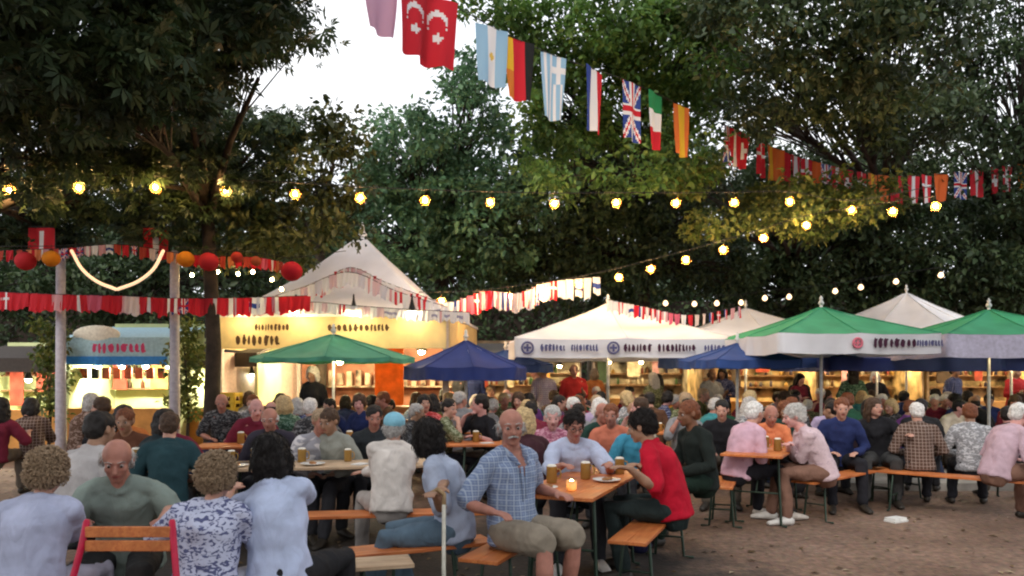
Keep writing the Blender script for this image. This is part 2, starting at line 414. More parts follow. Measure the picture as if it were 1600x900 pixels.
    # ---- hair
    if hair != 'bald':
        h = MB()
        if hair == 'fringe':
            for sx in (-1, 1): h.ell(H(sx*.068, .03, .0), (.016, .045, .036), HM)
            h.ell(H(0, .068, -.022), (.069, .046, .060), HM)
        elif hair == 'short':
            h.ell(H(0, .024, .046), (.083, .098, .082), HM); h.ell(H(0, .06, .0), (.074, .062, .07), HM)
        elif hair == 'curly':
            h.ell(H(0, .022, .045), (.092, .103, .09), HM); h.ell(H(0, .062, -.005), (.084, .062, .07), HM)
            for sx in (-1, 1): h.ell(H(sx*.072, .02, -.005), (.026, .045, .045), HM)
        elif hair == 'bob':
            h.ell(H(0, .022, .045), (.088, .102, .085), HM); h.tube([H(0, .055, .03), H(0, .068, -.05), H(0, .06, -.115)], [(.09, .06), (.095, .055), (.080, .035)], side=HM @ V((1, 0, 0)), n=14)
            for sx in (-1, 1): h.tube([H(sx*.074, .0, .03), H(sx*.082, -.002, -.05), H(sx*.07, .01, -.1)], [.022, .026, .018], n=8)
        elif hair == 'long':
            h.ell(H(0, .022, .044), (.087, .103, .085), HM); h.tube([H(0, .055, .03), H(0, .085, -.06), H(0, .10, -.17), H(0, .10, -.26)], [(.088, .06), (.098, .055), (.10, .042), (.06, .024)], side=HM @ V((1, 0, 0)), n=14)
            for sx in (-1, 1): h.tube([H(sx*.074, .0, .03), H(sx*.083, .012, -.06), H(sx*.075, .04, -.16)], [.022, .028, .02], n=8)
        me = remesh(h, {2: .009, 1: .011, 0: .02}[detail], 2)
        displace(me, .007*hair_noise, 22, .008*hair_noise, 34, seed)
        if detail == 2:          # loose locks over the hair mass
            rr = random.Random(seed); b = MB()
            vs = [(v.co.copy(), v.normal.copy()) for v in me.vertices]
            cnt = 1500 if hair == 'curly' else (300 if hair == 'fringe' else 1300)
            for _ in range(cnt):
                p, no = rr.choice(vs); lp = HM.transposed() @ (p-hc)
                if lp.y < -.055 and lp.z < .05: continue
                if hair in ('curly',):
                    dr = (V((rr.gauss(0, 1), rr.gauss(0, 1), rr.gauss(0, 1)))).normalized(); ln = rr.uniform(.015, .03); r0 = .0030
                else:
                    dr = (V((0, .35, -1)) if hair != 'short' else V((0, .8, -.6))); dr = HM @ dr; dr = dr+V((rr.gauss(0, .25), rr.gauss(0, .25), rr.gauss(0, .2))); ln = rr.uniform(.02, .05) if hair != 'long' else rr.uniform(.04, .09); r0 = .0019
                dr = dr-no*dr.dot(no); dr = dr.normalized() if dr.length > .01 else V((0, 0, -1))
                q = dr.cross(no)*rr.uniform(-.3, .3)
                pts = [p+no*.001, p+no*.006*hair_noise+dr*ln*.5+q*ln, p+no*(.002)+dr*ln+q*ln*.6]
                if hair == 'curly': pts[1] += no*.010
                b.tube(pts, [r0, r0, r0*.35], n=4, cap=False)
            bm_v = [v.co[:] for v in me.vertices]; bm_f = [list(p.vertices) for p in me.polygons]
            o = len(bm_v); me2 = bpy.data.meshes.new('hair'); me2.from_pydata(bm_v+b.v, [], bm_f+[[i+o for i in f] for f in b.f]); me2.polygons.foreach_set('use_smooth', [True]*len(me2.polygons)); me2.update(); me = me2
        out['hair'] = me
    out['_'] = dict(H=H, HM=HM, hc=hc, arms=arms, fr=fr, X=X, lg=lg)
    return out

SKIN = {}
def skin(k='fair'):
    c = {'fair': (.50, .27, .20), 'red': (.38, .17, .125), 'tan': (.32, .18, .115), 'brown': (.20, .09, .05), 'pink': (.58, .30, .27)}[k]
    return mat('skin_'+k, c, .55, .16, 14, .15, sss=.12, bscale=90)
LIP = mat('lip', (.34, .09, .08), .5); EYEW = mat('eye_white', (.33, .27, .25), .35); IRIS = mat('iris', (.02, .015, .01), .15)
HAIRC = {'dark': (.012, .009, .008), 'brown': (.06, .032, .018), 'sandy': (.34, .24, .15), 'grey': (.42, .40, .38), 'white': (.68, .66, .63), 'blond': (.50, .36, .18), 'auburn': (.16, .05, .02)}
def hairm(k): return mat('hair_'+k, HAIRC[k], .6, .3, 60, .5, bscale=200)
def sm(me): me.polygons.foreach_set('use_smooth', [True]*len(me.polygons)); return me

def person(label, loc, rz, skin_='fair', hairk='dark', shirt=(.5, .5, .5), pants=(.03, .03, .035), shoes=(.03, .025, .02), glasses=False, cap=None, group=None, scale=1.0, hands_w=None, under=None, moustache=None, **kw):
    rt = empty('person', (loc[0], loc[1], loc[2] if len(loc) > 2 else 0), rz, label, 'person', group); rt.scale = (scale,)*3
    if hands_w:
        inv = (Matrix.Translation(rt.location) @ Matrix.Rotation(rz, 4, 'Z') @ Matrix.Scale(scale, 4)).inverted()
        kw['hands'] = [None if h is None else (inv @ Vector(h)) for h in hands_w]
    f = figure(**kw); info = f['_']; H = info['H']; HM = info['HM']
    link('body', f['body'], rt, [skin(skin_), LIP], True)
    sh = shirt if isinstance(shirt, bpy.types.Material) else cloth(shirt)
    link('shirt', f['shirt'], rt, [sh, under or skin(skin_)], True)
    pn = pants if isinstance(pants, bpy.types.Material) else cloth(pants)
    link('trousers', f['trousers'], rt, pn, True)
    if kw.get('open_neck'):
        fr = info['fr']
        for sx in (-1, 1):
            g = MB(); g.tube([fr(1.02, sx*.062, -.03), fr(1.01, sx*.060, .035), fr(.93, sx*.052, .105), fr(.86, sx*.030, .135), fr(.88, sx*.075, .128)], [(.010, .020), (.008, .024), (.006, .026), (.005, .016), (.004, .006)], n=8)
            link('collar', remesh(g, .006, 1), rt, sh, True)
            g = MB(); g.tube([fr(.84, sx*.018, .138), fr(.6, sx*.012, .148), fr(.35, sx*.012, .145)], [(.012, .003)]*3, n=6); link('placket', g.mesh('placket'), rt, sh, True)
    for k in (0, 1): link('shoe', f['shoe%d' % k], rt, mat('shoe_%.2f' % shoes[0], shoes, .5), True)
    if 'hair' in f: link('hair', f['hair'], rt, hairm(hairk), True)
    for sx in (-1, 1):
        e = MB(); e.ell(H(sx*.031, -.0745, .004), .0115, nu=10, nv=7); e.cur = 1; e.ell(H(sx*.031, -.0835, .003), (.0066, .0045, .0066), HM, 8, 6); e.build('eye', [EYEW, IRIS], rt, True)
        e = MB(); e.tube([H(sx*.014, -.096, .030), H(sx*.034, -.094, .036), H(sx*.052, -.082, .030)], [.002, .003, .002], n=6); e.build('eyebrow', hairm(hairk), rt, True)
    if glasses:
        g = MB()
        for sx in (-1, 1):
            g.tube([H(sx*.032+.022*math.cos(a), -.106, .004+.017*math.sin(a)) for a in [i*math.pi/6 for i in range(13)]], .0022, n=5, cap=False)
            g.tube([H(sx*.054, -.104, .006), H(sx*.08, .0, .004)], .002, n=5)
        g.tube([H(-.01, -.106, .006), H(.01, -.106, .006)], .002, n=5); g.build('glasses', DARKMETAL, rt)
    if cap:
        g = MB(); g.ell(H(0, .018, .052), (.094, .112, .086), HM); g.ell(H(0, -.10, .045), (.06, .06, .008), HM); me = remesh(g, .008, 2); link('cap', me, rt, cloth(cap), True)
    if moustache:
        g = MB(); g.tube([H(-.03, -.094, -.052), H(0, -.110, -.042), H(.03, -.094, -.052)], [.005, .008, .005], n=7); g.build('moustache', hairm(moustache), rt, True)
    return rt, info
# ---------------------------------------------------------------- things
def pseudo_text(mb, x0, z0, w, h, y, n, rs, slant=0):
    """a word too soft to read in the photograph: a run of dark smudged strokes"""
    x = x0; cw = w/n
    while x < x0+w:
        ww = cw*rs.uniform(.28, .6); hh = h*rs.uniform(.75, 1.0)
        pts = 8; vs = []
        for k in range(pts):
            a = 2*math.pi*(k+.5)/pts; vs.append((x+ww/2+ww*.55*math.cos(a)*rs.uniform(.8, 1.15), 0, z0+h/2+hh*.54*math.sin(a)*rs.uniform(.8, 1.1)))
        mb.add([(v[0], y-.002, v[2]) for v in vs]+[(v[0], y+.002, v[2]) for v in vs], [tuple(range(pts)), tuple(range(2*pts-1, pts-1, -1))]+[(k, k+pts, (k+1) % pts+pts, (k+1) % pts) for k in range(pts)])
        if rs.random() < .6: mb.box((x+ww*.8, y+.001, z0+h*rs.choice([.2, .5, .8])), (ww*.9, .003, h*.18))
        x += ww*1.25+cw*.12
def umbrella(label, px, Y, zedge, zpeak, half, rot, canopy_m, val_m, vh, sides=4, group=None, lettering=None, power=.86, pole_m=None, seed=1):
    rt = empty('parasol', (PX(px, Y), Y, 0), R(rot), label, 'parasol', group); rs = random.Random(seed)
    pole_m = pole_m or mat('pale_pole', (.62, .62, .6), .4)
    def edge(a):
        if sides == 4: return half/max(abs(math.cos(a)), abs(math.sin(a)))
        m = math.pi/4; b = (a+m/2) % m - m/2; return half*math.cos(m/2)/math.cos(((a) % m)-m/2)
    nt_, nr = 64, 12; V = []; F_ = []
    def pt(a, r):
        rib = abs(math.sin(a*4)) if sides == 4 else abs(math.sin(a*4))
        z = zpeak-(zpeak-zedge)*(r**power) - .045*half*r*(1-r)*2*rib - .02*rib*r + .012*noise.noise(Vector((math.cos(a)*r*4+seed, math.sin(a)*r*4, 0)))
        e = edge(a)*(1-.02*rib*r); return Vector((math.cos(a)*e*r, math.sin(a)*e*r, z))
    for lay in (0, -.006):
        for j in range(nr+1):
            for i in range(nt_): p = pt(2*math.pi*i/nt_, max(j/nr, .02)); V.append((p.x, p.y, p.z+lay))
    for lay in (0, 1):
        o = lay*(nr+1)*nt_
        for j in range(nr):
            for i in range(nt_):
                i2 = (i+1) % nt_; q = [o+j*nt_+i, o+(j+1)*nt_+i, o+(j+1)*nt_+i2, o+j*nt_+i2]; F_.append(q if lay == 0 else q[::-1])
    mb = MB(); mb.add(V, F_)
    for i in range(8): a = math.pi/4*i; mb.tube([pt(a, .03+.97*j/8)+Vector((0, 0, .004)) for j in range(9)], .009, n=5)
    mb.build('canopy', canopy_m, rt, True)
    if vh:
        mb = MB(); V = []; n = nt_*2
        for lay in (0, 1):
            for j in range(5):
                for i in range(n):
                    a = 2*math.pi*i/n; p = pt(a, 1.0); w = .018*math.sin(i*1.1)*j/4+.01*math.sin(i*.37+seed)*j/4
                    r = Vector((math.cos(a), math.sin(a), 0))
                    V.append(Vector((p.x, p.y, p.z-.004-vh*j/4))+r*(w+.005-.004*lay))
        F_ = []
        for lay in (0, 1):
            o = lay*5*n
            for j in range(4):
                for i in range(n): F_.append([o+j*n+i, o+(j+1)*n+i, o+(j+1)*n+(i+1) % n, o+j*n+(i+1) % n])
        mb.add(V, F_); v = mb.build('valance', val_m, rt, True)
        if lettering:
            for q in lettering(): q.parent = v
    mb = MB(); mb.tube([(0, 0, 0.05), (0, 0, zpeak+.03)], .024 if half < 1.8 else .032, n=12); mb.build('pole', pole_m, rt, True)
    mb = MB()
    mb.lathe([(.0, zpeak+.03), (.04, zpeak+.03), (.045, zpeak+.06), (.02, zpeak+.10), (.03, zpeak+.13), (.005, zpeak+.17)], n=10); mb.build('finial', pole_m, rt, True)
    for i in range(8):
        a = math.pi/4*i; mb = MB(); p1 = pt(a, .98); p0 = pt(a, .04); mb.tube([p0-Vector((0, 0, .03)), p0.lerp(p1, .5)+Vector((0, 0, -.03)), p1-Vector((0, 0, .03))], .010, n=6)
        mb.tube([(0, 0, zedge-.05), pt(a, .5)-Vector((0, 0, .05))], .008, n=6); mb.build('rib', pole_m, rt)
    if half > 1.2: 
        mb = MB(); mb.tube([(.12, -.25, zedge+.12), (.12, -.25, zedge-.02)], .006, n=5); mb.ell((.12, -.25, zedge-.06), .05, nu=10, nv=7); mb.build('hanging_bulb', emis('parasol_bulb', (1, .72, .36), 170), rt, True)
    mb = MB(); mb.lathe([(.28, 0), (.28, .05), (.08, .09), (.045, .12), (.045, .35)], n=18); mb.build('base', DARKMETAL, rt, True)
    return rt

def beer_table(label, c, ang, L=2.2, W=.67, group='beer garden tables', top=WOOD, legm=STEEL, z=.77):
    """c: centre; ang: direction of the long side measured from +Y towards +X"""
    rt = empty('beer_table', (c[0], c[1], 0), -ang, label, 'table', group); mb = MB(); n = 4; w = W/n
    for i in range(n): mb.box(((-W/2)+w*(i+.5), 0, z-.0125), (w-.002, L, .025))
    mb.build('tabletop', top, rt, bevel=.004)
    for s in (-1, 1):
        mb = MB(); y = s*(L/2-.32)
        for sx in (-1, 1):
            mb.tube([(sx*W*.36, y, z-.03), (sx*W*.42, y+s*.04, .02), (sx*W*.5, y+s*.04, .012)], .014, n=8)
        mb.tube([(-W*.39, y+.01*s, z*.45), (W*.39, y+.01*s, z*.45)], .010, n=6)
        mb.tube([(0, y, z*.45), (0, y-s*.3, z-.035)], .008, n=6)
        mb.build('leg', legm, rt, True)
    return rt
def bench(label, c, ang, L=2.2, W=.27, group='wooden beer benches', top=WOOD, legm=STEEL, z=.46):
    rt = empty('bench', (c[0], c[1], 0), -ang, label, 'bench', group); mb = MB()
    for i in (-1, 1): mb.box((i*W/4, 0, z-.0125), (W/2-.002, L, .025))
    mb.build('seat', top, rt, bevel=.004)
    for s in (-1, 1):
        mb = MB(); y = s*(L/2-.3)
        for sx in (-1, 1): mb.tube([(sx*W*.34, y, z-.03), (sx*W*.46, y+s*.03, .015), (sx*W*.75, y+s*.03, .012)], .012, n=8)
        mb.tube([(-W*.4, y, z*.4), (W*.4, y, z*.4)], .009, n=6)
        mb.build('leg', legm, rt, True)
    return rt
GLASS = None
def beer_mug(label, loc, beer=(.55, .25, .03), s=1.0, group='glasses on the tables'):
    rt = empty('beer_mug', loc, 0, label, 'mug', group); g = mat('mug_glass', (.75, .78, .76), .1, .02, spec=.8)
    m, = [g]; mb = MB(); mb.lathe([(.036*s, 0), (.04*s, .004), (.040*s, .12*s), (.042*s, .125*s), (.038*s, .125*s), (.036*s, .008*s)], n=16); 
    mb.tube([(.038*s, 0, .03*s), (.065*s, 0, .035*s), (.07*s, 0, .07*s), (.062*s, 0, .1*s), (.038*s, 0, .105*s)], .006*s, n=7); mb.build('glass', mat('glassy_amber', (.5, .3, .08), .08, .05, trans=.35, spec=.8), rt, True)
    mb = MB(); mb.lathe([(.034*s, .095*s), (.0355*s, .097*s), (.0365*s, .128*s), (.028*s, .138*s), (.004*s, .141*s)], n=14); mb.build('foam', mat('beer_foam', (.8, .76, .66), .9), rt, True)
    return rt
def plate(label, loc, r=.11):
    rt = empty('plate', loc, 0, label, 'plate', 'plates on the tables'); mb = MB(); mb.lathe([(r*.55, 0), (r*.6, .004), (r, .016), (r, .02), (r*.62, .009), (r*.02, .008)], n=22); mb.build('dish', mat('plate_white', (.75, .74, .7), .3), rt, True)
    mb = MB(); rs = random.Random(int(loc[0]*1000))
    for _ in range(5): mb.ell((rs.uniform(-.04, .04), rs.uniform(-.04, .04), .02), (rs.uniform(.015, .03), rs.uniform(.012, .02), .012), nu=9, nv=6)
    mb.build('food', mat('food_brown', (.35, .16, .06), .6, .3), rt, True); return rt

# ---- trees
def leaves(name, clusters, n_per, size, m, parent, palm=False, flat=.6, seed=0):
    """clusters: list of (center, radius). Every leaf a small folded blade, its own island."""
    g = np.random.default_rng(seed); C = np.array([c[0][:] for c in clusters]); Rr = np.array([c[1] for c in clusters])
    n = len(clusters)*n_per; ci = np.repeat(np.arange(len(clusters)), n_per)
    d = g.normal(size=(n, 3)); d /= np.linalg.norm(d, axis=1)[:, None]; rad = g.random(n)**.45
    c = C[ci]+d*(rad*Rr[ci])[:, None]*np.array([1, 1, flat])
    s = size*g.uniform(.45, 1.45, n)
    out = d*.6+g.normal(size=(n, 3))*.7; out[:, 2] -= .35; out /= np.linalg.norm(out, axis=1)[:, None]      # blade direction
    up = g.normal(size=(n, 3))*.55; up[:, 2] += 1; sd = np.cross(out, up); sd /= np.linalg.norm(sd, axis=1)[:, None]; nn = np.cross(sd, out)
    if not palm:
        T = np.array([[0, 0, 0], [.32, .45, .10], [0, 1, -.05], [-.32, .45, .10]]); F_ = np.array([[0, 1, 2, 3]])
        Tn = np.array([[0, 0, 0], [.30, .35, .09], [.16, .8, .05], [0, 1, -.06], [-.16, .8, .05], [-.30, .35, .09]]); T = Tn; F_ = np.array([[0, 1, 2, 3], [0, 3, 4, 5]])
    else:
        T = []; F_ = []
        for k, a in enumerate((-75, -38, 0, 38, 75)):
            ca, sa = math.cos(R(a)), math.sin(R(a)); L = 1-.12*abs(k-2); b = len(T)
            for x, y, z in ((0, .05, 0), (.15*L, .6*L, .05), (0, L, -.12), (-.15*L, .6*L, .05)): T.append((x*ca+y*sa, -x*sa+y*ca, z))
            F_.append([b, b+1, b+2, b+3])
        T = np.array(T); F_ = np.array(F_)
    V = c[:, None, :]+s[:, None, None]*(T[None, :, 0:1]*sd[:, None, :]+T[None, :, 1:2]*out[:, None, :]+T[None, :, 2:3]*nn[:, None, :])
    V = V.reshape(-1, 3); Fa = (F_[None]+(np.arange(n)*len(T))[:, None, None]).reshape(-1, 4)
    me = bpy.data.meshes.new(name); me.vertices.add(len(V)); me.vertices.foreach_set('co', V.ravel())
    me.loops.add(Fa.size); me.loops.foreach_set('vertex_index', Fa.ravel().astype(np.int32)); me.polygons.add(len(Fa))
    me.polygons.foreach_set('loop_start', (np.arange(len(Fa))*4).astype(np.int32)); me.polygons.foreach_set('loop_total', np.full(len(Fa), 4, np.int32))
    me.update(calc_edges=True); me.validate()
    return link(name, me, parent, m)
def tree(label, base, tr, lobes, n_cl, cl_r, n_per, size, m, palm=False, seed=0, trunk_top=None, group='trees around the beer garden', name='tree', shell=.35):
    """base (x,y); lobes: world (centre, (rx,ry,rz)); clusters are scattered in the lobes and tied back to the trunk by limbs"""
    rs = random.Random(seed); B = Vector((base[0], base[1], 0)); rt = empty(name, B, 0, label, 'tree', group)
    top = Vector((trunk_top or (base[0]+rs.uniform(-.3, .3), base[1], 3.4)))-B
    mb = MB(); mid = Vector((top.x*.4+.05, top.y*.4, top.z*.5))
    mb.tube([(0, 0, -.1), (0, 0, .15), (top.x*.15, top.y*.15, top.z*.25), mid, top], [tr*1.5, tr*1.12, tr, tr*.93, tr*.8], n=14); 
    mb.build('trunk', BARK, rt, True)
    cl = []; wts = [l[1][0]*l[1][1]*l[1][2] for l in lobes]; tot = sum(wts); mb = MB()
    for (c, r), w in zip(lobes, wts):
        c = Vector(c)-B; k = max(3, int(n_cl*w/tot)); e = top.lerp(c, .75); m1 = top.lerp(e, .5)+Vector((0, 0, .25))
        mb.tube([top, m1, e], [tr*.55, tr*.38, tr*.2], n=8)
        for _ in range(k):
            d = Vector((rs.gauss(0, 1), rs.gauss(0, 1), rs.gauss(0, 1))).normalized(); q = rs.uniform(shell, 1)**.6
            p = c+Vector((d.x*r[0], d.y*r[1], d.z*r[2]))*q; cl.append((p, cl_r*rs.uniform(.65, 1.35)))
            s = m1.lerp(e, rs.random()); mm = s.lerp(p, .5)+Vector((rs.uniform(-.15, .15), rs.uniform(-.15, .15), .12))
            mb.tube([s, mm, p], [tr*.11, tr*.07, tr*.02], n=5, cap=False)
    mb.build('limbs', BARK, rt, True)
    leaves('crown', cl, n_per, size, m, rt, palm, seed=seed)
    return rt

# ---- garlands
def catmull(pts, n):
    pts = [Vector(p) for p in pts]; out = []
    pts = [pts[0]*2-pts[1]]+pts+[pts[-1]*2-pts[-2]]; S = len(pts)-3
    for i in range(n+1):
        u = i/n*S; k = min(int(u), S-1); t = u-k; a, b, c, d = pts[k:k+4]
        out.append(.5*((2*b)+(c-a)*t+(2*a-5*b+4*c-d)*t*t+(-a+3*b-3*c+d)*t**3))
    return out
def flag_mesh(w, h, fn, sway=0, nu=20, nv=30, seed=0, fold=.03, narrow=1.0):
    """hangs from z=0 down to -h; u along the string, v downwards"""
    V = []; rs = random.Random(seed); ph = rs.uniform(0, 6); lean = rs.uniform(-.06, .06)
    for j in range(nv+1):
        v = j/nv
        for i in range(nu+1):
            u = i/nu; k = .3+.7*v; squeeze = 1-(1-narrow)*v
            V.append(((u-.5)*w*squeeze+lean*v*h*.5, fold*math.sin(u*9+ph+v*1.7)*k+sway*v*v*h, -v*h+.02*math.sin(u*5+ph)*v+.0*u))
    cols = [(*fn((i+.5)/nu, (j+.5)/nv), 1) for j in range(nv) for i in range(nu)]
    return grid_mesh('flag', V, nu, nv, cols)
W_ = (.75, .75, .78); RD = (.55, .015, .03); BL = (.03, .06, .28); LB = (.28, .48, .68); GR = (.02, .22, .08); YE = (.75, .45, .03); OR = (.7, .16, .03); BK = (.012, .012, .012)
def f_vert(a, b, c): return lambda u, v: a if u < .34 else (b if u < .66 else c)
def f_horz(a, b, c): return lambda u, v: a if v < .34 else (b if v < .66 else c)
def f_turk(u, v):
    x, y = u*.62, v*.95; c = math.hypot(x-.31, y-.34) < .17 and math.hypot(x-.31, y-.40) > .14
    a = math.atan2(y-.56, x-.31); r = math.hypot(x-.31, y-.56); st = r < .045+.035*abs(math.cos(2.5*a))
    return W_ if c or st else RD
def f_arg(u, v): return LB if (u < .33 or u > .67) else ((.75, .5, .1) if math.hypot((u-.5)*.62, (v-.5)*.95) < .06 else W_)
def f_ger(u, v): return BK if u > .7 else (RD if u > .3 else (YE if v < .55 else (.65, .2, .03)))
def f_gre(u, v):
    if v < .42 and u > .45: return W_ if (abs(v-.21) < .045 or abs(u-.72) < .07) else LB
    return W_ if int(u*9) % 2 else LB
def f_uk(u, v):
    x, y = u-.5, v-.5
    if abs(x) < .07 or abs(y) < .05: return RD
    if abs(x) < .13 or abs(y) < .09: return W_
    d = min(abs(x*1.0-y), abs(x*1.0+y))
    return RD if d < .035 else (W_ if d < .10 else BL)
def f_ital(u, v): return GR if v < .33 else (W_ if v < .66 else RD)
def f_spain(u, v): return OR if (u < .27 or u > .75) else YE
def f_swiss(u, v): return W_ if (abs(u-.5) < .09 and abs(v-.5) < .22) or (abs(v-.5) < .07 and abs(u-.5) < .3) else RD
def f_dk(u, v): return W_ if abs(u-.5) < .09 or abs(v-.38) < .06 else RD
def f_swe(u, v): return YE if abs(u-.5) < .09 or abs(v-.38) < .06 else (.03, .15, .4)
def f_aut(u, v): return W_ if .33 < u < .67 else RD
def f_plain(c): return lambda u, v: c
def garland(label, name, pts, specs, n=80, cable_r=.006, yaw=None, group=None, extra=None):
    """specs: list of (arc 0..1, w, h, fn, part label, narrow)"""
    path = catmull(pts, n); o = path[0]; rt = empty(name, o, 0, label, 'garland', group)
    mb = MB(); mb.tube([p-o for p in path], cable_r, n=5); mb.build('cord', CABLE, rt, True)
    for i, sp in enumerate(specs):
        t, w, h, fn, lab, nar = sp; x = t*n; k = min(int(x), n-1); p = path[k].lerp(path[k+1], x-k)-o; d = (path[k+1]-path[k]).normalized()
        me = flag_mesh(w, h, fn, seed=i+len(specs), narrow=nar, nu=12 if h < .5 else 20, nv=14 if h < .5 else 30, fold=.035 if h > .5 else .015)
        f = link('flag', me, rt, dyemat(), True); f.location = p+Vector((0, 0, -.004)); f.rotation_euler = (0, R(0), (math.atan2(d.y, d.x) if yaw is None else yaw)+R(random.uniform(-14, 14)))
        if lab: f['label'] = lab
    return rt
def halo_mat():  # added translucent shell imitating the orange halo around a bulb
    if 'halo' in _M: return _M['halo']
    m, nt, b = newmat('amber_halo_shell'); L = nt.links.new
    t = N(nt, 'ShaderNodeBsdfTranslucent'); t.inputs['Color'].default_value = (.9, .40, .11, 1); tp = N(nt, 'ShaderNodeBsdfTransparent')
    ms = N(nt, 'ShaderNodeMixShader'); ms.inputs[0].default_value = .10; L(tp.outputs[0], ms.inputs[1]); L(t.outputs[0], ms.inputs[2]); L(ms.outputs[0], nt.nodes['Material Output'].inputs['Surface'])
    _M['halo'] = m; return m
def lights(label, pts, bulbs, r=.05, halo=0, m=None, cable=.008, n=80, group='strings of festoon lights'):
    """bulbs: list of world positions; the cable passes just above them"""
    m = m or BULB; path = catmull(pts, n); o = path[0]; rt = empty('light_string', o, 0, label, 'light string', group)
    mb = MB(); mb.tube([p-o for p in path], cable, n=6); mb.build('cable', CABLE, rt, True)
    for b in bulbs:
        q = min(path, key=lambda p: (p-b).length); bb = b-o
        mb = MB(); mb.lathe([(.3*r, r*1.15), (r*.62, r*.75), (r, 0), (r*.78, -r*.62), (r*.1, -r)], bb, 10); e = mb.build('bulb', m, rt, True)
        if halo:
            mb = MB(); mb.ell(bb+Vector((0, 0, -.005)), r*halo, nu=16, nv=10); gl = mb.build('halo', halo_mat(), rt, True); gl.parent = e
        mb = MB(); mb.lathe([(.42*r, r*1.05), (.42*r, r*2.0), (.15*r, r*2.2)], bb, 8); mb.tube([bb+Vector((0, 0, 2.1*r)), q-o], .004, n=4); s = mb.build('socket', CABLE, rt, True); s.parent = e
    return rt
# ================================================================= SETTING
gm, nt, b = newmat('gravel_ground'); L = nt.links.new
tc = N(nt, 'ShaderNodeTexCoord'); n1 = N(nt, 'ShaderNodeTexNoise', Scale=.9, Detail=6.0); n2 = N(nt, 'ShaderNodeTexVoronoi', Scale=38.0); n3 = N(nt, 'ShaderNodeTexNoise', Scale=14.0, Detail=6.0)
for q in (n1, n2, n3): L(tc.outputs['Object'], q.inputs['Vector'])
cr = N(nt, 'ShaderNodeValToRGB'); cr.color_ramp.elements[0].position = .3; cr.color_ramp.elements[1].position = .7
cr.color_ramp.elements[0].color = (.13, .074, .047, 1); cr.color_ramp.elements[1].color = (.26, .165, .115, 1); L(n1.outputs['Fac'], cr.inputs[0])
# shade between the tables painted darker, fading out unevenly into the gravel colour
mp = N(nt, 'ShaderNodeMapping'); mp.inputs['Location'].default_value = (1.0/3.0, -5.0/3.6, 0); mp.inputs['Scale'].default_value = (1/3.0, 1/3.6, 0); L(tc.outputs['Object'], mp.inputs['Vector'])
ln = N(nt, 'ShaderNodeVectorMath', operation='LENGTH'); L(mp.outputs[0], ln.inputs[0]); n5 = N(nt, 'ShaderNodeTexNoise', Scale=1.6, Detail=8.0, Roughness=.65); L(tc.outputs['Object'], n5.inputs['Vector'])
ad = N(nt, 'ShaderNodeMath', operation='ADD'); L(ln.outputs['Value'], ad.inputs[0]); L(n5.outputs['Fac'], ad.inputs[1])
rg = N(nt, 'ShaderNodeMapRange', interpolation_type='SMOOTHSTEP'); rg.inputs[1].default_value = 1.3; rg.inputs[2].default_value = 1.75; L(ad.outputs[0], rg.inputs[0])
shade_mix = N(nt, 'ShaderNodeMix', data_type='RGBA'); L(rg.outputs[0], shade_mix.inputs[0]); shade_mix.inputs[6].default_value = (.028, .02, .015, 1); L(cr.outputs[0], shade_mix.inputs[7])
class _c: outputs = {0: shade_mix.outputs[2]}
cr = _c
mr = N(nt, 'ShaderNodeMapRange'); mr.inputs[1].default_value = .3; mr.inputs[2].default_value = .7; mr.inputs[3].default_value = .55; mr.inputs[4].default_value = 1.35; L(n3.outputs['Fac'], mr.inputs[0])
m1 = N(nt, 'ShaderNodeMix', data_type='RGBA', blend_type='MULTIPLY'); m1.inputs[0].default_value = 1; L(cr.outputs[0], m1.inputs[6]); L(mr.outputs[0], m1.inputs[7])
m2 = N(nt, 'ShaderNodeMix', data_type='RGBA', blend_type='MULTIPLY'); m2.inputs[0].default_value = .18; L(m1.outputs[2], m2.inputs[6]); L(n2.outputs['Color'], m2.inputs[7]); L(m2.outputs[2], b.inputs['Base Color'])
b.inputs['Roughness'].default_value = .85; bp = N(nt, 'ShaderNodeBump', Strength=.45, Distance=.010); L(n2.outputs['Distance'], bp.inputs['Height']); L(bp.outputs[0], b.inputs['Normal'])
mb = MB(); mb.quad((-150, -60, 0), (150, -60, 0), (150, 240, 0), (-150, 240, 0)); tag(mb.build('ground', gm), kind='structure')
mb = MB(); mb.box((6.4+3, 11.3, .05), (9.5, 1.5, .12)); tag(mb.build('pavement', mat('pale_paving', (.34, .31, .27), .8, .2, 4, .3), bevel=.01), kind='structure')

# sky
w = bpy.data.worlds.new('World'); sc.world = w; w.use_nodes = True; nt = w.node_tree; L = nt.links.new; bg = nt.nodes['Background']
sk = nt.nodes.new('ShaderNodeTexSky'); sk.sky_type = 'NISHITA'; sk.sun_disc = False; sk.sun_elevation = R(38); sk.sun_rotation = R(200); sk.dust_density = 3; sk.air_density = 1.0
tc = nt.nodes.new('ShaderNodeTexCoord'); nz = N(nt, 'ShaderNodeTexNoise', Scale=2.2, Detail=6.0); L(tc.outputs['Generated'], nz.inputs['Vector'])
cr = N(nt, 'ShaderNodeValToRGB'); cr.color_ramp.elements[0].position = .3; cr.color_ramp.elements[1].position = .6; cr.color_ramp.elements[0].color = (8.0, 8.6, 9.6, 1); cr.color_ramp.elements[1].color = (11, 11, 11, 1)
L(nz.outputs['Fac'], cr.inputs[0]); mx = N(nt, 'ShaderNodeMix', data_type='RGBA'); mx.inputs[0].default_value = .8; L(sk.outputs[0], mx.inputs[6]); L(cr.outputs[0], mx.inputs[7]); L(mx.outputs[2], bg.inputs['Color'])
bg.inputs['Strength'].default_value = .12
sl = bpy.data.lights.new('sun', 'SUN'); sl.energy = 1.3; sl.angle = R(20); sl.color = (1, .95, .88); so = bpy.data.objects.new('sun', sl); col.objects.link(so); so.rotation_euler = (R(52), 0, R(-20))
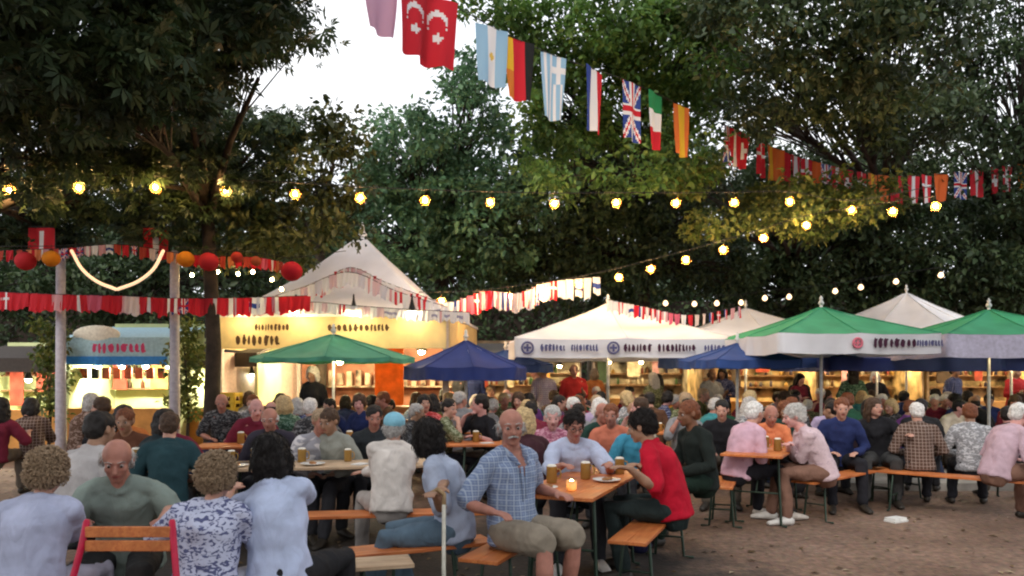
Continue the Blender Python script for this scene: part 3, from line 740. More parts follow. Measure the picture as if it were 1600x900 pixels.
cam = bpy.data.cameras.new('camera'); co = bpy.data.objects.new('camera', cam); col.objects.link(co); co.location = (0, 0, CH); co.rotation_euler = (R(90), 0, 0)
cam.lens = 27; cam.sensor_width = 36; cam.shift_y = (HZ-450)/1600; cam.clip_end = 1000; sc.camera = co
cam.dof.use_dof = True; cam.dof.focus_distance = 6.5; cam.dof.aperture_fstop = 4.5
sc.view_settings.view_transform = 'Standard'; sc.view_settings.look = 'None'; sc.view_settings.exposure = 0.45; sc.view_settings.gamma = 1; sc.view_settings.use_curve_mapping = False
sc.cycles.sample_clamp_indirect = 3; sc.cycles.max_bounces = 6; sc.cycles.transparent_max_bounces = 6; sc.cycles.filter_width = 2.1; sc.cycles.caustics_reflective = False; sc.cycles.caustics_refractive = False
sc.cycles.use_light_tree = True; sc.render.threads_mode = 'AUTO'

# ================================================================= TREES
LM_dark = leafmat('leaf_dark', (.022, .042, .018), (.037, .066, .027), (.075, .105, .045), .3)
LM_mid = leafmat('leaf_mid', (.04, .09, .045), (.07, .145, .065), (.14, .23, .12), .35)
LM_bright = leafmat('leaf_bright', (.045, .10, .02), (.075, .15, .03), (.14, .21, .055), .4)
LM_brown = leafmat('leaf_brownish', (.03, .045, .015), (.055, .07, .022), (.10, .11, .035), .35)
LM_olive = leafmat('leaf_olive', (.02, .036, .014), (.035, .06, .022), (.08, .105, .05), .3)
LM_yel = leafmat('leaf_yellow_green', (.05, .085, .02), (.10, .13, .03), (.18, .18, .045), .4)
def lobe(px, py, Y, rx, ry, rz): return (P(px, py, Y), (rx, ry, rz))
# near left chestnut (trunk left of the yellow crates)
tree('large dark chestnut on the left with a thin trunk rising among the seated people', (PX(332, 12.2), 12.2), .125,
     [lobe(300, 40, 9.5, 1.1, 1.4, .8), lobe(230, 200, 11.5, 1.4, 1.2, .9), lobe(390, 240, 12.6, 1.1, 1.0, .7), lobe(120, 80, 8, 1.3, 1.3, 1.0), lobe(300, 330, 13.2, 1.3, .9, .7), lobe(440, 20, 9, .42, .8, .4), lobe(250, -40, 8.5, 1.4, 1.6, .8), lobe(330, 290, 12.0, .9, .35, .6), lobe(250, 330, 12.3, .8, .4, .6), lobe(290, 235, 11.3, 1.0, .35, .45), lobe(215, 270, 11.5, .7, .35, .5), lobe(370, 260, 11.9, .7, .35, .5)],
     320, .36, 44, .15, LM_dark, palm=True, seed=11, trunk_top=(PX(325, 12.5), 12.5, 4.1), name='chestnut_tree')
tree('dark chestnut at the left edge behind the sandy haired woman', (PX(-60, 10.5), 10.5), .15,
     [lobe(-20, 60, 9, 1.2, 1.4, 1.2), lobe(60, 220, 11, 1.2, 1.2, .9), lobe(160, 310, 13, 1.0, 1.0, .6), lobe(-40, 300, 12.8, 1.2, 1.0, 1.0), lobe(60, 340, 13.2, 1.1, 1.0, .6)],
     180, .38, 46, .15, LM_dark, palm=True, seed=12, trunk_top=(PX(-60, 10.3), 10.3, 3.6), name='chestnut_tree')
tree('drooping brownish branch end above the white pavilion peak', (PX(500, 17), 17), .13,
     [lobe(495, 260, 13, .85, .9, .8), lobe(530, 200, 13, .5, .6, .5), lobe(465, 370, 13, .85, .8, .6), lobe(390, 370, 13.2, 1.1, .8, .6), lobe(545, 330, 13, .4, .6, .5)],
     100, .33, 48, .12, LM_brown, seed=13, trunk_top=(PX(500, 16.5), 16.5, 4.3), name='tree')
# middle back
tree('big blue-green tree in the centre behind the pavilion peak', (PX(690, 21), 21), .22,
     [lobe(640, 250, 17.5, 1.4, 1.5, 1.2), lobe(720, 190, 18, 1.4, 1.5, 1.1), lobe(620, 370, 18, 1.5, 1.5, 1.1), lobe(760, 330, 18, 1.8, 1.6, 1.5), lobe(700, 430, 19, 1.8, 1.5, 1.0), lobe(740, 130, 18, 1.1, 1.2, .7), lobe(680, 290, 18.5, 1.6, 1.5, 1.2)],
     330, .42, 60, .14, LM_mid, seed=14, trunk_top=(PX(690, 20), 20, 4.2), name='tree')
tree('dark tree in the centre behind the large white parasol', (PX(960, 22), 22), .22,
     [lobe(860, 330, 18.5, 1.6, 1.5, 1.3), lobe(960, 380, 19, 1.7, 1.5, 1.3), lobe(900, 440, 20, 2.0, 1.4, .9), lobe(1010, 290, 19, 1.4, 1.5, 1.2), lobe(900, 240, 18, 1.5, 1.5, 1.0), lobe(1080, 420, 21, 1.8, 1.4, 1.0), lobe(1080, 330, 20, 1.6, 1.4, 1.2), lobe(800, 400, 19, 1.5, 1.4, 1.0)],
     400, .44, 60, .14, LM_dark, seed=15, trunk_top=(PX(960, 21), 21, 4.2), name='tree')
tree('bright green tree at the top behind the hanging flags', (PX(1005, 22.5), 22.5), .2,
     [lobe(850, 60, 14.5, .9, 1.1, .8), lobe(960, 40, 14.5, 1.3, 1.3, 1.0), lobe(1060, 80, 15, 1.4, 1.3, 1.1), lobe(880, 170, 14.8, .8, 1.0, .9), lobe(1000, 180, 15.5, 1.4, 1.2, .8), lobe(760, -10, 14.0, .7, 1.0, .45), lobe(850, 240, 15, .5, .8, .6), lobe(1110, 20, 15, 1.1, 1.2, .9), lobe(880, 275, 13.6, .7, .7, .45), lobe(985, 265, 13.9, .9, .7, .45), lobe(1080, 240, 14.5, .8, .7, .6), lobe(830, 130, 14.5, .5, .8, .9)],
     370, .38, 62, .12, LM_bright, seed=16, trunk_top=(PX(1000, 20.5), 20.5, 6.6), name='tree')
tree('dark open tree at the upper right with sky showing through', (PX(1360, 25), 25), .22,
     [lobe(1180, 40, 12.5, 1.0, 1.1, .8), lobe(1300, 40, 12.5, 1.1, 1.1, 1.0), lobe(1400, 50, 12, 1.1, 1.2, 1.0), lobe(1190, 150, 14, .8, 1.0, .7), lobe(1330, 165, 14.5, 1.3, 1.1, .7), lobe(1430, 190, 16, 1.2, 1.2, .9), lobe(1230, 280, 21, 1.6, 1.3, .9), lobe(1400, 290, 21, 1.5, 1.3, .9), lobe(1130, 120, 19, 1.0, 1.2, 1.2)],
     420, .42, 62, .125, LM_olive, seed=17, trunk_top=(PX(1380, 23.6), 23.6, 6.6), name='tree')
tree('dark tree at the far right edge above the red flags', (PX(1600, 24), 24), .24,
     [lobe(1500, 60, 19.5, 1.5, 1.5, 1.5), lobe(1590, 130, 19.5, 1.6, 1.6, 1.6), lobe(1500, 230, 20, 1.5, 1.4, 1.0), lobe(1620, 260, 20, 1.4, 1.4, 1.2), lobe(1600, -20, 19.5, 1.4, 1.4, 1.0)],
     190, .48, 48, .15, LM_dark, seed=18, trunk_top=(PX(1600, 23), 23, 5.2), name='tree')
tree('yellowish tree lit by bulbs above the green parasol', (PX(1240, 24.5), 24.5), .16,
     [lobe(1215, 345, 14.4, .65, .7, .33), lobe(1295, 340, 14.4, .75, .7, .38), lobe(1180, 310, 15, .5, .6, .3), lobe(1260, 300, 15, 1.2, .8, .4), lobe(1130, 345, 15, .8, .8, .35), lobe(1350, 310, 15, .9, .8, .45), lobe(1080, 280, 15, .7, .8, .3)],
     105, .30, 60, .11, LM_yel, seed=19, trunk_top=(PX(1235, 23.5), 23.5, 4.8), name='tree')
tree('dim tree at the right behind the parasol tops', (PX(1250, 26), 26), .24,
     [lobe(1160, 400, 22, 1.9, 1.5, 1.3), lobe(1280, 400, 22, 1.9, 1.5, 1.5), lobe(1400, 380, 22, 1.9, 1.5, 1.7), lobe(1220, 450, 23, 2.2, 1.5, .9), lobe(1380, 450, 23, 2.2, 1.5, .9), lobe(1330, 330, 22, 1.6, 1.4, .8)],
     270, .5, 56, .17, LM_dark, seed=20, trunk_top=(PX(1250, 25), 25, 3.6), name='tree')
tree('dim tree at the right edge beyond the second green parasol', (PX(1570, 26), 26), .24,
     [lobe(1510, 400, 22, 1.8, 1.5, 1.6), lobe(1600, 400, 22, 1.8, 1.5, 1.7), lobe(1550, 460, 22.5, 2.0, 1.5, .9), lobe(1560, 330, 22, 1.6, 1.4, .9)],
     150, .5, 56, .17, LM_dark, seed=21, trunk_top=(PX(1570, 25), 25, 3.6), name='tree')
tree('dim tree at the left behind the red lanterns', (PX(190, 22), 22), .24,
     [lobe(60, 400, 18, 1.5, 1.4, 1.5), lobe(180, 420, 18, 1.6, 1.4, 1.5), lobe(300, 430, 18, 1.6, 1.4, 1.3), lobe(420, 420, 19, 1.4, 1.4, 1.2), lobe(-20, 480, 18, 1.3, 1.4, 1.0), lobe(220, 500, 19, 2.0, 1.2, .8), lobe(400, 340, 19, 1.3, 1.3, 1.0)],
     230, .46, 52, .15, LM_dark, seed=22, trunk_top=(PX(190, 21), 21, 3.4), name='tree')
for i, (px, top, label) in enumerate([(40, 330, 'far tree at the left edge closing the view'), (250, 340, 'far tree behind the left kiosk'), (430, 300, 'far tree behind the pavilion left side'), (600, 280, 'far tree behind the pavilion right side'), (780, 200, 'far tree behind the navy parasol'), (960, 170, 'far tree behind the large white parasol'), (1140, 190, 'far tree behind the second white parasol'), (1330, 230, 'far tree behind the green parasol'), (1520, 220, 'far tree behind the green parasol at the right edge')]):
    Y = 31; tree(label, (PX(px, Y), Y+1), .25, [lobe(px, top+75, Y, 3.0, 1.3, 2.0), lobe(px-50, 430, Y, 2.6, 1.3, 1.8), lobe(px+60, 440, Y-.5, 2.6, 1.3, 1.8), lobe(px, 350, Y, 2.9, 1.3, 1.8)], 150, .6, 44, .27, LM_dark, seed=60+i, trunk_top=(PX(px, Y), Y+.8, 3.5), group='far trees')
for i, (x, y, lab) in enumerate([(-7.5, 3.0, 'unseen chestnut on the left beside the photographer'), (8.0, 4.0, 'unseen chestnut on the right beside the photographer'), (-5.5, -5.5, 'unseen chestnut behind the photographer on the left'), (5.5, -6.5, 'unseen chestnut behind the photographer on the right'), (0, -12, 'unseen chestnut straight behind the photographer')]):  # crowns out of view, placed to shade the foreground
    tree(lab, (x, y), .2, [(Vector((x*.8, y, 7.2)), (3.4, 3.4, 1.6)), (Vector((x*.55, y+1.5, 7.9)), (2.6, 3.0, 1.2)), (Vector((x, y-2, 6.6)), (3, 2.6, 1.5))], 130, .75, 34, .36, LM_dark, seed=80+i, trunk_top=(x, y, 4.5), name='chestnut_tree', group='unseen shade trees overhead')
# bushes low behind the stalls: one clipped hedge
cl = [(Vector((x+random.uniform(-.3, .3), 29+random.uniform(-.6, .6), z)), .75) for x in np.arange(-22, 23, .8) for z in (.5, 1.3, 2.1, 2.9, 3.7, 4.5)]
h = empty('hedge', (0, 29, 0), 0, 'tall dark hedge closing off the garden behind the stalls', 'hedge')
cl = [(c-Vector((0, 29, 0)), r) for c, r in cl]; leaves('foliage', cl, 60, .2, LM_dark, h, seed=5, flat=1)
mb = MB(); mb.box((0, .6, 2.2), (46, .5, 4.4)); mb.build('branch_core', BARK, h)

# ================================================================= PAVILION
pv = empty('pavilion', (PX(566, 15.45), 15.45, 0), R(-4), 'white peaked pavilion with cream fascia and lamps inside', 'pavilion')
Sd = 2.06; ZE = 2.62; ZP = 4.42
mb = MB(); nu = 40; nr = 16; V = []; F_ = []
for lay in (0, -.01):
    for j in range(nr+1):
        r = max(j/nr, .02)
        for i in range(nu*4):
            a = 2*math.pi*i/(nu*4); e = Sd/max(abs(math.cos(a)), abs(math.sin(a))); z = ZE+(ZP-ZE)*((1-r)**1.22)+.03*noise.noise(Vector((math.cos(a)*r*3, math.sin(a)*r*3, 2)))
            V.append((math.cos(a)*e*r, math.sin(a)*e*r, z+lay))
n4 = nu*4
for lay in (0, 1):
    o = lay*(nr+1)*n4
    for j in range(nr):
        for i in range(n4): q = [o+j*n4+i, o+(j+1)*n4+i, o+(j+1)*n4+(i+1) % n4, o+j*n4+(i+1) % n4]; F_.append(q)
mb.add(V, F_); rf = mb.build('roof', WHITE, pv, True)
mb = MB(); mb.lathe([(.09, ZP-.12), (.10, ZP), (.05, ZP+.05), (.03, ZP+.2), (.005, ZP+.24)], n=12); q = mb.build('roof_cap', WHITE, pv, True); q.parent = rf
CREAM = mat('cream_board', (.74, .58, .30), .7, .10, 4, trans=.25)
for k in range(4):
    M = Matrix.Rotation(k*math.pi/2, 3, 'Z'); mb = MB(); c = M @ Vector((0, -Sd, ZE-.29)); mb.box(c, (2*Sd-.06, .05, .56), M); fa = mb.build('fascia', CREAM, pv)
    if k == 0:
        rs = random.Random(5)
        for a_ in ((-1.35, ZE-.26, .62, .13, -Sd-.029, 7), (-.05, ZE-.28, 1.1, .14, -Sd-.029, 9), (-1.7, ZE-.52, .75, .2, -Sd-.029, 5)): mb = MB(); pseudo_text(mb, *a_, rs); t = mb.build('lettering', mat('brown_paint', (.06, .03, .012), .8), pv); t.parent = fa
    mb = MB(); mb.box(c+Vector((0, 0, .30)), (2*Sd+.02, .10, .05), M); q = mb.build('trim', mat('white_trim', (.75, .72, .7), .5), pv); q.parent = fa
for sx in (-1, 1):
    for sy in (-1, 1): mb = MB(); mb.box((sx*(Sd-.05), sy*(Sd-.05), 1.29), (.10, .10, 2.58)); mb.build('post', mat('pale_post', (.62, .52, .46), .6), pv, bevel=.008)
mb = MB(); mb.box((0, Sd-.15, 1.3), (2*Sd-.3, .04, 2.5)); mb.build('back_wall', mat('red_brown_panel', (.26, .11, .07), .7, .3, 3), pv)
mb = MB(); mb.box((-Sd+.02, 0, 1.0), (.03, 2*Sd-.3, 2.0)); mb.build('side_wall', mat('pale_side', (.6, .45, .40), .7), pv)
mb = MB(); mb.box((0, -Sd+.30, .52), (2*Sd-.5, .5, 1.04)); mb.build('counter', mat('counter_wood', (.25, .13, .06), .5, .3, 5), pv, bevel=.01)
mb = MB(); mb.box((.75, -Sd+1.2, 1.6), (.55, .03, 1.3)); mb.build('curtain', mat('orange_curtain', (.75, .22, .03), .8, .2, 6, trans=.3), pv)
mb = MB()
for i in range(16): mb.box((-1.6+i*.21, Sd-.3, 1.5+.0*(i % 3)), (.11, .11, .26+.07*(i % 3)))
mb.box((0, Sd-.3, 1.33), (3.5, .26, .03)); mb.build('shelf', mat('shelf_goods', (.4, .3, .22), .5, .8, 3), pv)
def lamp(parent, loc, r=.08, m=None):
    mb = MB(); mb.lathe([(.012, .30), (.02, .2), (r*1.3, .02), (r*1.35, 0), (r*1.2, .005), (.012, .16)], loc, 14); s = mb.build('lamp_shade', DARKMETAL, parent, True)
    mb = MB(); mb.ell(Vector(loc)+Vector((0, 0, .0)), r*.8, nu=10, nv=7); e = mb.build('lamp_bulb', m or emis('stall_lamp', (1, .80, .42), 330), parent, True); e.parent = s
for x in (-1.3, 0, 1.3): lamp(pv, (x, -.5, 2.05))
for x in (-1.5, -.5, .5, 1.5): lamp(pv, (x, -Sd-.35, 2.66), .05)
for x in (-.9, .9): lamp(pv, (x, 0, 2.66), .2)  # lamps added under the roof to brighten its canvas from inside

# ================================================================= STALLS
def stall(label, x0, x1, Y, z0, z1, wall, roofm, goods, depth=1.6, lampz=None, n_l=3, sign=None, group='lit food stalls', lm=None, roofh=.25):
    cx = (x0+x1)/2; w_ = x1-x0; rt = empty('food_stall', (cx, Y, 0), 0, label, 'stall', group)
    mb = MB(); mb.box((0, depth, z1/2+.2), (w_, .05, z1+.4)); mb.build('back_wall', wall, rt)
    for s in (-1, 1): mb = MB(); mb.box((s*(w_/2+.028), depth/2, z1/2), (.05, depth, z1)); mb.build('side_wall', wall, rt)
    mb = MB(); mb.add([(-w_/2-.1, -.15, z1), (w_/2+.1, -.15, z1), (w_/2+.1, depth+.1, z1+.3), (-w_/2-.1, depth+.1, z1+.3), (-w_/2-.1, -.15, z1+.05), (w_/2+.1, -.15, z1+.05), (w_/2+.1, depth+.1, z1+.35), (-w_/2-.1, depth+.1, z1+.35)], [(0, 3, 2, 1), (4, 5, 6, 7), (0, 1, 5, 4), (1, 2, 6, 5), (2, 3, 7, 6), (3, 0, 4, 7)]); mb.build('roof', roofm, rt)
    mb = MB(); mb.box((0, -.18, z1-roofh/2+.04), (w_+.2, .03, roofh)); sg = mb.build('sign_board', roofm, rt)
    mb = MB(); mb.box((0, .1, z0/2), (w_, .35, z0)); mb.build('counter', mat('counter_orange', (.50, .22, .05), .5, .3, 3), rt, bevel=.01)
    rs = random.Random(int(Y*100+w_*17))
    for zz in (z0+.32, z0+.62):
        if zz < z1-.15:
            mb = MB(); mb.box((0, depth-.18, zz), (w_-.1, .25, .025)); sh = mb.build('shelf', mat('shelf_brown', (.22, .12, .06), .5), rt)
            for i in range(int(w_/.13)):
                if rs.random() < .5:
                    mb = MB(); r = rs.uniform(.03, .05); hh = rs.uniform(.1, .22); xx = -w_/2+.1+i*.13
                    mb.lathe([(r, 0), (r, hh*.65), (r*.4, hh*.8), (r*.4, hh)], (xx, depth-.18, zz+.0135), 10); q = mb.build('bottle', rs.choice(goods), rt, True); q.parent = sh
    for i in range(int(w_/.75)):       # boards, aprons and menus hung between the shelves
        mb = MB(); xx = -w_/2+.3+i*.75+rs.uniform(-.12, .12); hh = rs.uniform(.3, .8); mb.box((xx, depth-.34, z1-.1-hh/2), (rs.uniform(.15, .4), .02, hh)); mb.build('hanging_board', rs.choice(BOARDS), rt)
    for i in range(n_l): lamp(rt, (-w_/2+w_*(i+.5)/n_l, .55, (lampz or z1-.28)), .06, lm)
    return rt, sg
G = [mat('goods_%d' % i, c, .4) for i, c in enumerate([(.22, .05, .03), (.35, .2, .05), (.05, .10, .04), (.4, .34, .25), (.16, .06, .02), (.05, .04, .06), (.08, .04, .02)])]
BOARDS = [mat('board_%d' % i, c, .8, .3, 6) for i, c in enumerate([(.05, .03, .02), (.5, .42, .3), (.3, .05, .03), (.03, .05, .03), (.55, .3, .08), (.4, .2, .22)])]
LW = emis('white_stall_lamp', (1, .93, .68), 700)
CW = mat('cream_wall', (.55, .38, .18), .7, .7, 2.2); YW = mat('yellow_green_wall', (.62, .68, .35), .7, .1, 3); PW = mat('pale_wall', (.50, .42, .32), .7, .7, 2.2)
s1, sg = stall('bright kiosk with a blue and white sign board at the left', PX(108, 13.6), PX(262, 13.6), 13.6, 1.0, 2.2, YW, mat('blue_white_roof', (.36, .54, .62), .6, .12), G, 1.6, 1.75, 4, lm=LW, roofh=.42)
mb = MB(); mb.box((0, -.2, 1.74+.10), (1.9, .02, .15)); q = mb.build('blue_stripe', mat('azure_stripe', (.03, .22, .6), .5), s1); q.parent = sg
mb = MB(); pseudo_text(mb, -.35, 1.97, .85, .18, -.2, 5, random.Random(3)); q = mb.build('lettering', mat('pink_paint', (.6, .05, .15), .6), s1); q.parent = sg
mb = MB(); mb.ell((-.3, -.16, 2.3), (.42, .05, .16), nu=20); q = mb.build('crest', mat('pale_crest', (.75, .72, .62), .6), s1, True); q.parent = sg
mb = MB()
for i in range(9): mb.box((-.8+i*.2, .35, 1.62), (.13, .04, .2))
q = mb.build('hanging_goods', mat('hanging_red', (.6, .12, .05), .6, .9, 2.5), s1)
stall('glowing stall behind the thin chestnut trunk', PX(268, 14.4), PX(398, 14.4), 14.4, .95, 1.95, YW, mat('dark_roof', (.05, .04, .035), .8), G, 1.5, 1.6, 3, lm=LW)
stall('glowing stall at the left edge under the dark trees', PX(-70, 14.2), PX(100, 14.2), 14.2, .95, 1.85, YW, mat('dark_roof', (.05, .04, .035), .8), G, 1.5, 1.5, 3, lm=LW)
stall('cream bottle stall left of the big white parasol pole', PX(735, 19), PX(905, 19), 19, 1.0, 2.1, PW, mat('grey_roof', (.15, .14, .13), .8), G, 1.5, None, 3)
stall('pale stall directly right of the big white parasol pole', PX(930, 19.2), PX(1085, 19.2), 19.2, 1.0, 2.2, PW, mat('grey_roof', (.15, .14, .13), .8), G, 1.5, None, 3)
stall('yellow lit stall behind the green parasol', PX(1100, 18.4), PX(1275, 18.4), 18.4, .95, 2.15, CW, mat('red_trim_roof', (.30, .03, .04), .8), G, 1.5, None, 4)
stall('yellow lit stall right of the red table group', PX(1288, 18.6), PX(1440, 18.6), 18.6, .95, 2.15, CW, mat('red_trim_roof', (.30, .03, .04), .8), G, 1.5, None, 4)
stall('yellow lit stall at the right edge', PX(1452, 18.6), PX(1640, 18.6), 18.6, .95, 2.15, CW, mat('red_trim_roof', (.30, .03, .04), .8), G, 1.5, None, 4)
# crates
for i, (px, z, c) in enumerate([(352, .0, (.5, .16, .03)), (352, .33, (.75, .42, .03)), (354, .66, (.55, .17, .03)), (351, .99, (.78, .5, .05))]):
    lab = ['orange crate at the bottom of the stack beside the thin trunk', 'yellow crate resting on the bottom orange crate beside the trunk', 'orange crate third up in the stack beside the trunk', 'yellow crate on top of the stack beside the trunk'][i]
    rt = empty('crate', (PX(px, 12.6), 12.6, z), R([4, -3, 6, -5][i]), lab, 'crate', 'stack of drink crates'); mb = MB(); m = mat('crate_%d' % i, c, .5)
    for sx, sy, dx, dy in ((0, -.17, .46, .02), (0, .17, .46, .02), (-.23, 0, .02, .32), (.23, 0, .02, .32)):
        for zz, hh in ((.04, .07), (.155, .05), (.28, .06)): mb.box((sx, sy, zz), (dx, dy, hh))
        for e in (-1, 1): mb.box((sx+(e*.2 if dx > .1 else 0), sy+(e*.13 if dy > .1 else 0), .16), (.04 if dx > .1 else .024, .04 if dy > .1 else .024, .31))
    mb.box((0, 0, .01), (.44, .32, .02)); mb.build('frame', m, rt)
    mb = MB()
    for a in range(5):
        for b_ in range(3): mb.lathe([(.032, .02), (.032, .17), (.013, .23), (.013, .29)], (-.17+a*.085, -.1+b_*.1, 0), 8)
    mb.build('bottles', mat('brown_glass', (.08, .03, .01), .15), rt, True)
# lit potted shrub
for spx, slab in ((292, 'light green climbing shrub in a pot beside the bright kiosk'), (76, 'light green climbing shrub in a pot left of the bright kiosk')):
  sh = empty('potted_shrub', (PX(spx, 13.0), 13.0, 0), 0, slab, 'plant', 'potted shrubs')
  mb = MB(); mb.lathe([(.15, 0), (.2, .35), (.22, .36), (.18, .33)], n=16); mb.build('pot', mat('terracotta', (.35, .13, .06), .8), sh, True)
  mb = MB(); mb.tube([(0, 0, .3), (.03, 0, 1.0), (-.05, 0, 2.1)], [.03, .025, .01]); mb.build('stem', BARK, sh, True)
  leaves('foliage', [(Vector((random.gauss(0, .16), random.gauss(0, .12), z)), .17) for z in np.arange(.9, 2.5, .045)], 34, .09, LM_yel, sh, seed=44)
# white masts
for px, lab in ((273, 'white mast with a red and white flag left of the thin trunk'), (95, 'white mast at the left edge beside the hanging lanterns')):
    Y = 12.5; rt = empty('mast', (PX(px, Y), Y, 0), 0, lab, 'mast', 'white masts'); mb = MB(); mb.tube([(0, 0, 0), (0, 0, 3.5)], [.085, .07], n=16); mb.build('pole', mat('mast_white', (.36, .34, .39), .5), rt, True)
    mb = MB(); mb.lathe([(.12, 3.5), (.12, 3.55), (.03, 3.62)], n=14); mb.build('cap', mat('mast_white', (.36, .34, .39), .5), rt, True)
    me = flag_mesh(.42, .5, lambda u, v: W_ if .4 < u < .62 and v > .1 else RD, seed=px); f = link('flag', me, rt, dyemat(), True); f.location = (-.30, -.02, 3.98)
    mb = MB(); mb.tube([(-.09, 0, 3.5), (-.09, 0, 4.0), (-.5, -.02, 4.0)], .01, n=6); mb.build('flag_rod', DARKMETAL, rt)
# pole stump leftover white short column right of table
# ================================================================= PARASOLS
def letters_front(half, zc, y, items):
    def f():
        out = []
        for (x0, w_, h, n, m, s) in items:
            mb = MB(); rs = random.Random(s)
            if n == 0:
                mb.tube([(x0+math.cos(a)*h*.55, y, zc+math.sin(a)*h*.55) for a in [i*math.pi/8 for i in range(17)]], .018, n=5, cap=False); mb.box((x0, y, zc), (h*.75, .004, h*.22)); mb.box((x0, y-.003, zc), (h*.22, .004, h*.75)); out.append(mb.build('emblem', m, None))
            else: pseudo_text(mb, x0, zc-h/2, w_, h, y, n, rs); out.append(mb.build('lettering', m, None))
        return out
    return f
umbrella('large white square parasol with grey lettering on its valance', 950, 15.0, 2.22, 3.0, 1.93, 3, WHITE, WHITE, .32, lettering=letters_front(1.93, 2.05, -1.975,
    [(-1.72, .2, .17, 0, INK, 0), (-1.5, .40, .13, 5, INK, 2), (-.98, .42, .13, 5, INK, 3), (-.26, .2, .17, 0, INK, 0), (-.08, .42, .15, 4, INKD, 5), (.5, .62, .14, 6, INKD, 6), (1.3, .4, .13, 4, INK, 7)]), group='white parasols', seed=1)
umbrella('white parasol just behind and right of the large white one', 1165, 17.2, 2.35, 3.1, 1.75, 0, WHITE, WHITE, .3, group='white parasols', seed=2)
umbrella('white parasol behind the green one with the tallest peak at the right', 1416, 17.5, 2.55, 3.48, 1.55, 40, WHITE, WHITE, .2, group='white parasols', seed=3)
umbrella('large green parasol with a white valance and dark lettering', 1283, 12.2, 2.20, 2.68, 1.20, 4, GREENC, WHITE, .29, lettering=letters_front(1.4, 2.05, -1.235, [(.18, .2, .16, 2, INKD, 12), (.42, .34, .14, 3, INKD, 13), (-.06, .2, .12, 0, mat('pink_emblem', (.6, .15, .2), .7), 0), (.82, .36, .1, 5, INK, 3)]), group='green parasols', seed=4)
umbrella('green parasol with a pale valance at the right edge', 1545, 12.4, 2.20, 2.66, 1.28, -3, GREENC, mat('grey_lilac_canvas', (.5, .48, .6), .85), .34, group='green parasols', seed=5)
umbrella('flat green parasol in front of the cream pavilion', 521, 12.2, 1.86, 2.24, 1.28, 8, GREENP, GREENP, .06, sides=8, group='green parasols', power=1.0, seed=6)
umbrella('small navy parasol between the pavilion and the white parasol', 728, 12.8, 1.72, 2.18, 1.02, 10, BLUEC, BLUEC, .2, sides=8, group='blue parasols', seed=7)
umbrella('low dark blue parasol partly under the large white parasol', 790, 15.5, 1.80, 2.1, .95, 0, DBLUE, DBLUE, .15, sides=8, group='blue parasols', seed=8)
umbrella('wide blue parasol under the green parasol', 1165, 15.0, 1.96, 2.2, 1.35, 5, DBLUE, DBLUE, .22, group='blue parasols', seed=9)
umbrella('small blue parasol just left of the green parasol', 1152, 12.6, 1.84, 2.12, .72, 12, DBLUE, DBLUE, .13, group='blue parasols', seed=9)
umbrella('navy parasol mostly hidden under the green parasol at the right', 1370, 14.6, 1.90, 2.12, 1.5, 0, BLUEC, BLUEC, .22, group='blue parasols', seed=10)
umbrella('navy parasol at the right edge under the green one', 1580, 14.8, 1.90, 2.12, 1.4, 0, BLUEC, BLUEC, .22, group='blue parasols', seed=13)

# ================================================================= FLAGS
big = [(.01, .55, .62, f_plain((.6, .35, .5)), 'pale lilac flag against the white sky', .7), (.075, .55, .8, f_turk, 'red flag with a white crescent at the top', .85), (.115, .55, .85, f_turk, 'red crescent flag hanging lower against the sky', .85),
       (.215, .5, .75, f_arg, 'white and light blue striped flag', .8), (.265, .5, .8, f_ger, 'red flag with a yellow and a black band', .75), (.328, .45, .9, f_gre, 'white flag with light blue stripes', .7), (.388, .55, .92, f_vert(BL, W_, RD), 'blue white and red striped flag', .95),
       (.447, .5, .9, f_uk, 'crossed red white and blue flag', .75), (.497, .5, .9, f_ital, 'green white and red flag', .85), (.555, .42, .85, f_spain, 'orange and yellow striped flag', .75)]
pts = [P(585, -35, 8.8), P(680, -5, 9.4), P(775, 45, 10), P(870, 88, 10.8), P(985, 128, 12), P(1065, 165, 13), P(1155, 205, 14.5), P(1265, 250, 16.5), P(1415, 275, 19), P(1620, 255, 21)]
far = []
for i in range(26):
    t = .645+i*.0135+(.02 if i > 2 else 0)+random.uniform(-.002, .002); fn = [f_uk, f_aut, f_swiss, f_dk, f_spain, f_plain(OR), f_plain(RD), f_vert(RD, W_, RD), f_dk, f_plain((.65, .12, .02))][i % 10] if i > 0 else f_uk
    far.append((t, .42, .68, fn, ['', 'small red and white flag in the dense run at the right'][0], .8))
garland('long garland of national flags crossing the sky to the upper right', 'flag_garland', pts, big+far, 160, group='flag garlands')
PK = (.62, .34, .38); sm_fn = [f_plain(PK), f_plain(RD), f_plain((.7, .6, .58)), f_aut, f_vert(PK, W_, PK), f_plain(W_), f_horz(W_, BL, W_), f_vert((.5, .3, .4), W_, RD), f_dk, f_plain((.6, .12, .2)), f_vert(BL, W_, RD), f_plain(W_), f_uk]
rsf = random.Random(9)
def row(t0, t1, n, w_, h): return [(t0+(t1-t0)*i/(n-1), w_, h*rsf.uniform(.85, 1.1), rsf.choice(sm_fn), '', rsf.uniform(.8, 1)) for i in range(n)]
pale = [f_plain(W_), f_plain((.72, .62, .64)), f_plain((.66, .48, .54)), f_plain(W_), f_vert(W_, PK, W_), f_plain((.6, .6, .7)), f_aut, f_horz(W_, (.3, .3, .45), W_)]
def prow(t0, t1, n, w_, h): return [(a, b, c, rsf.choice(pale), e, f) for a, b, c, d, e, f in row(t0, t1, n, w_, h)]
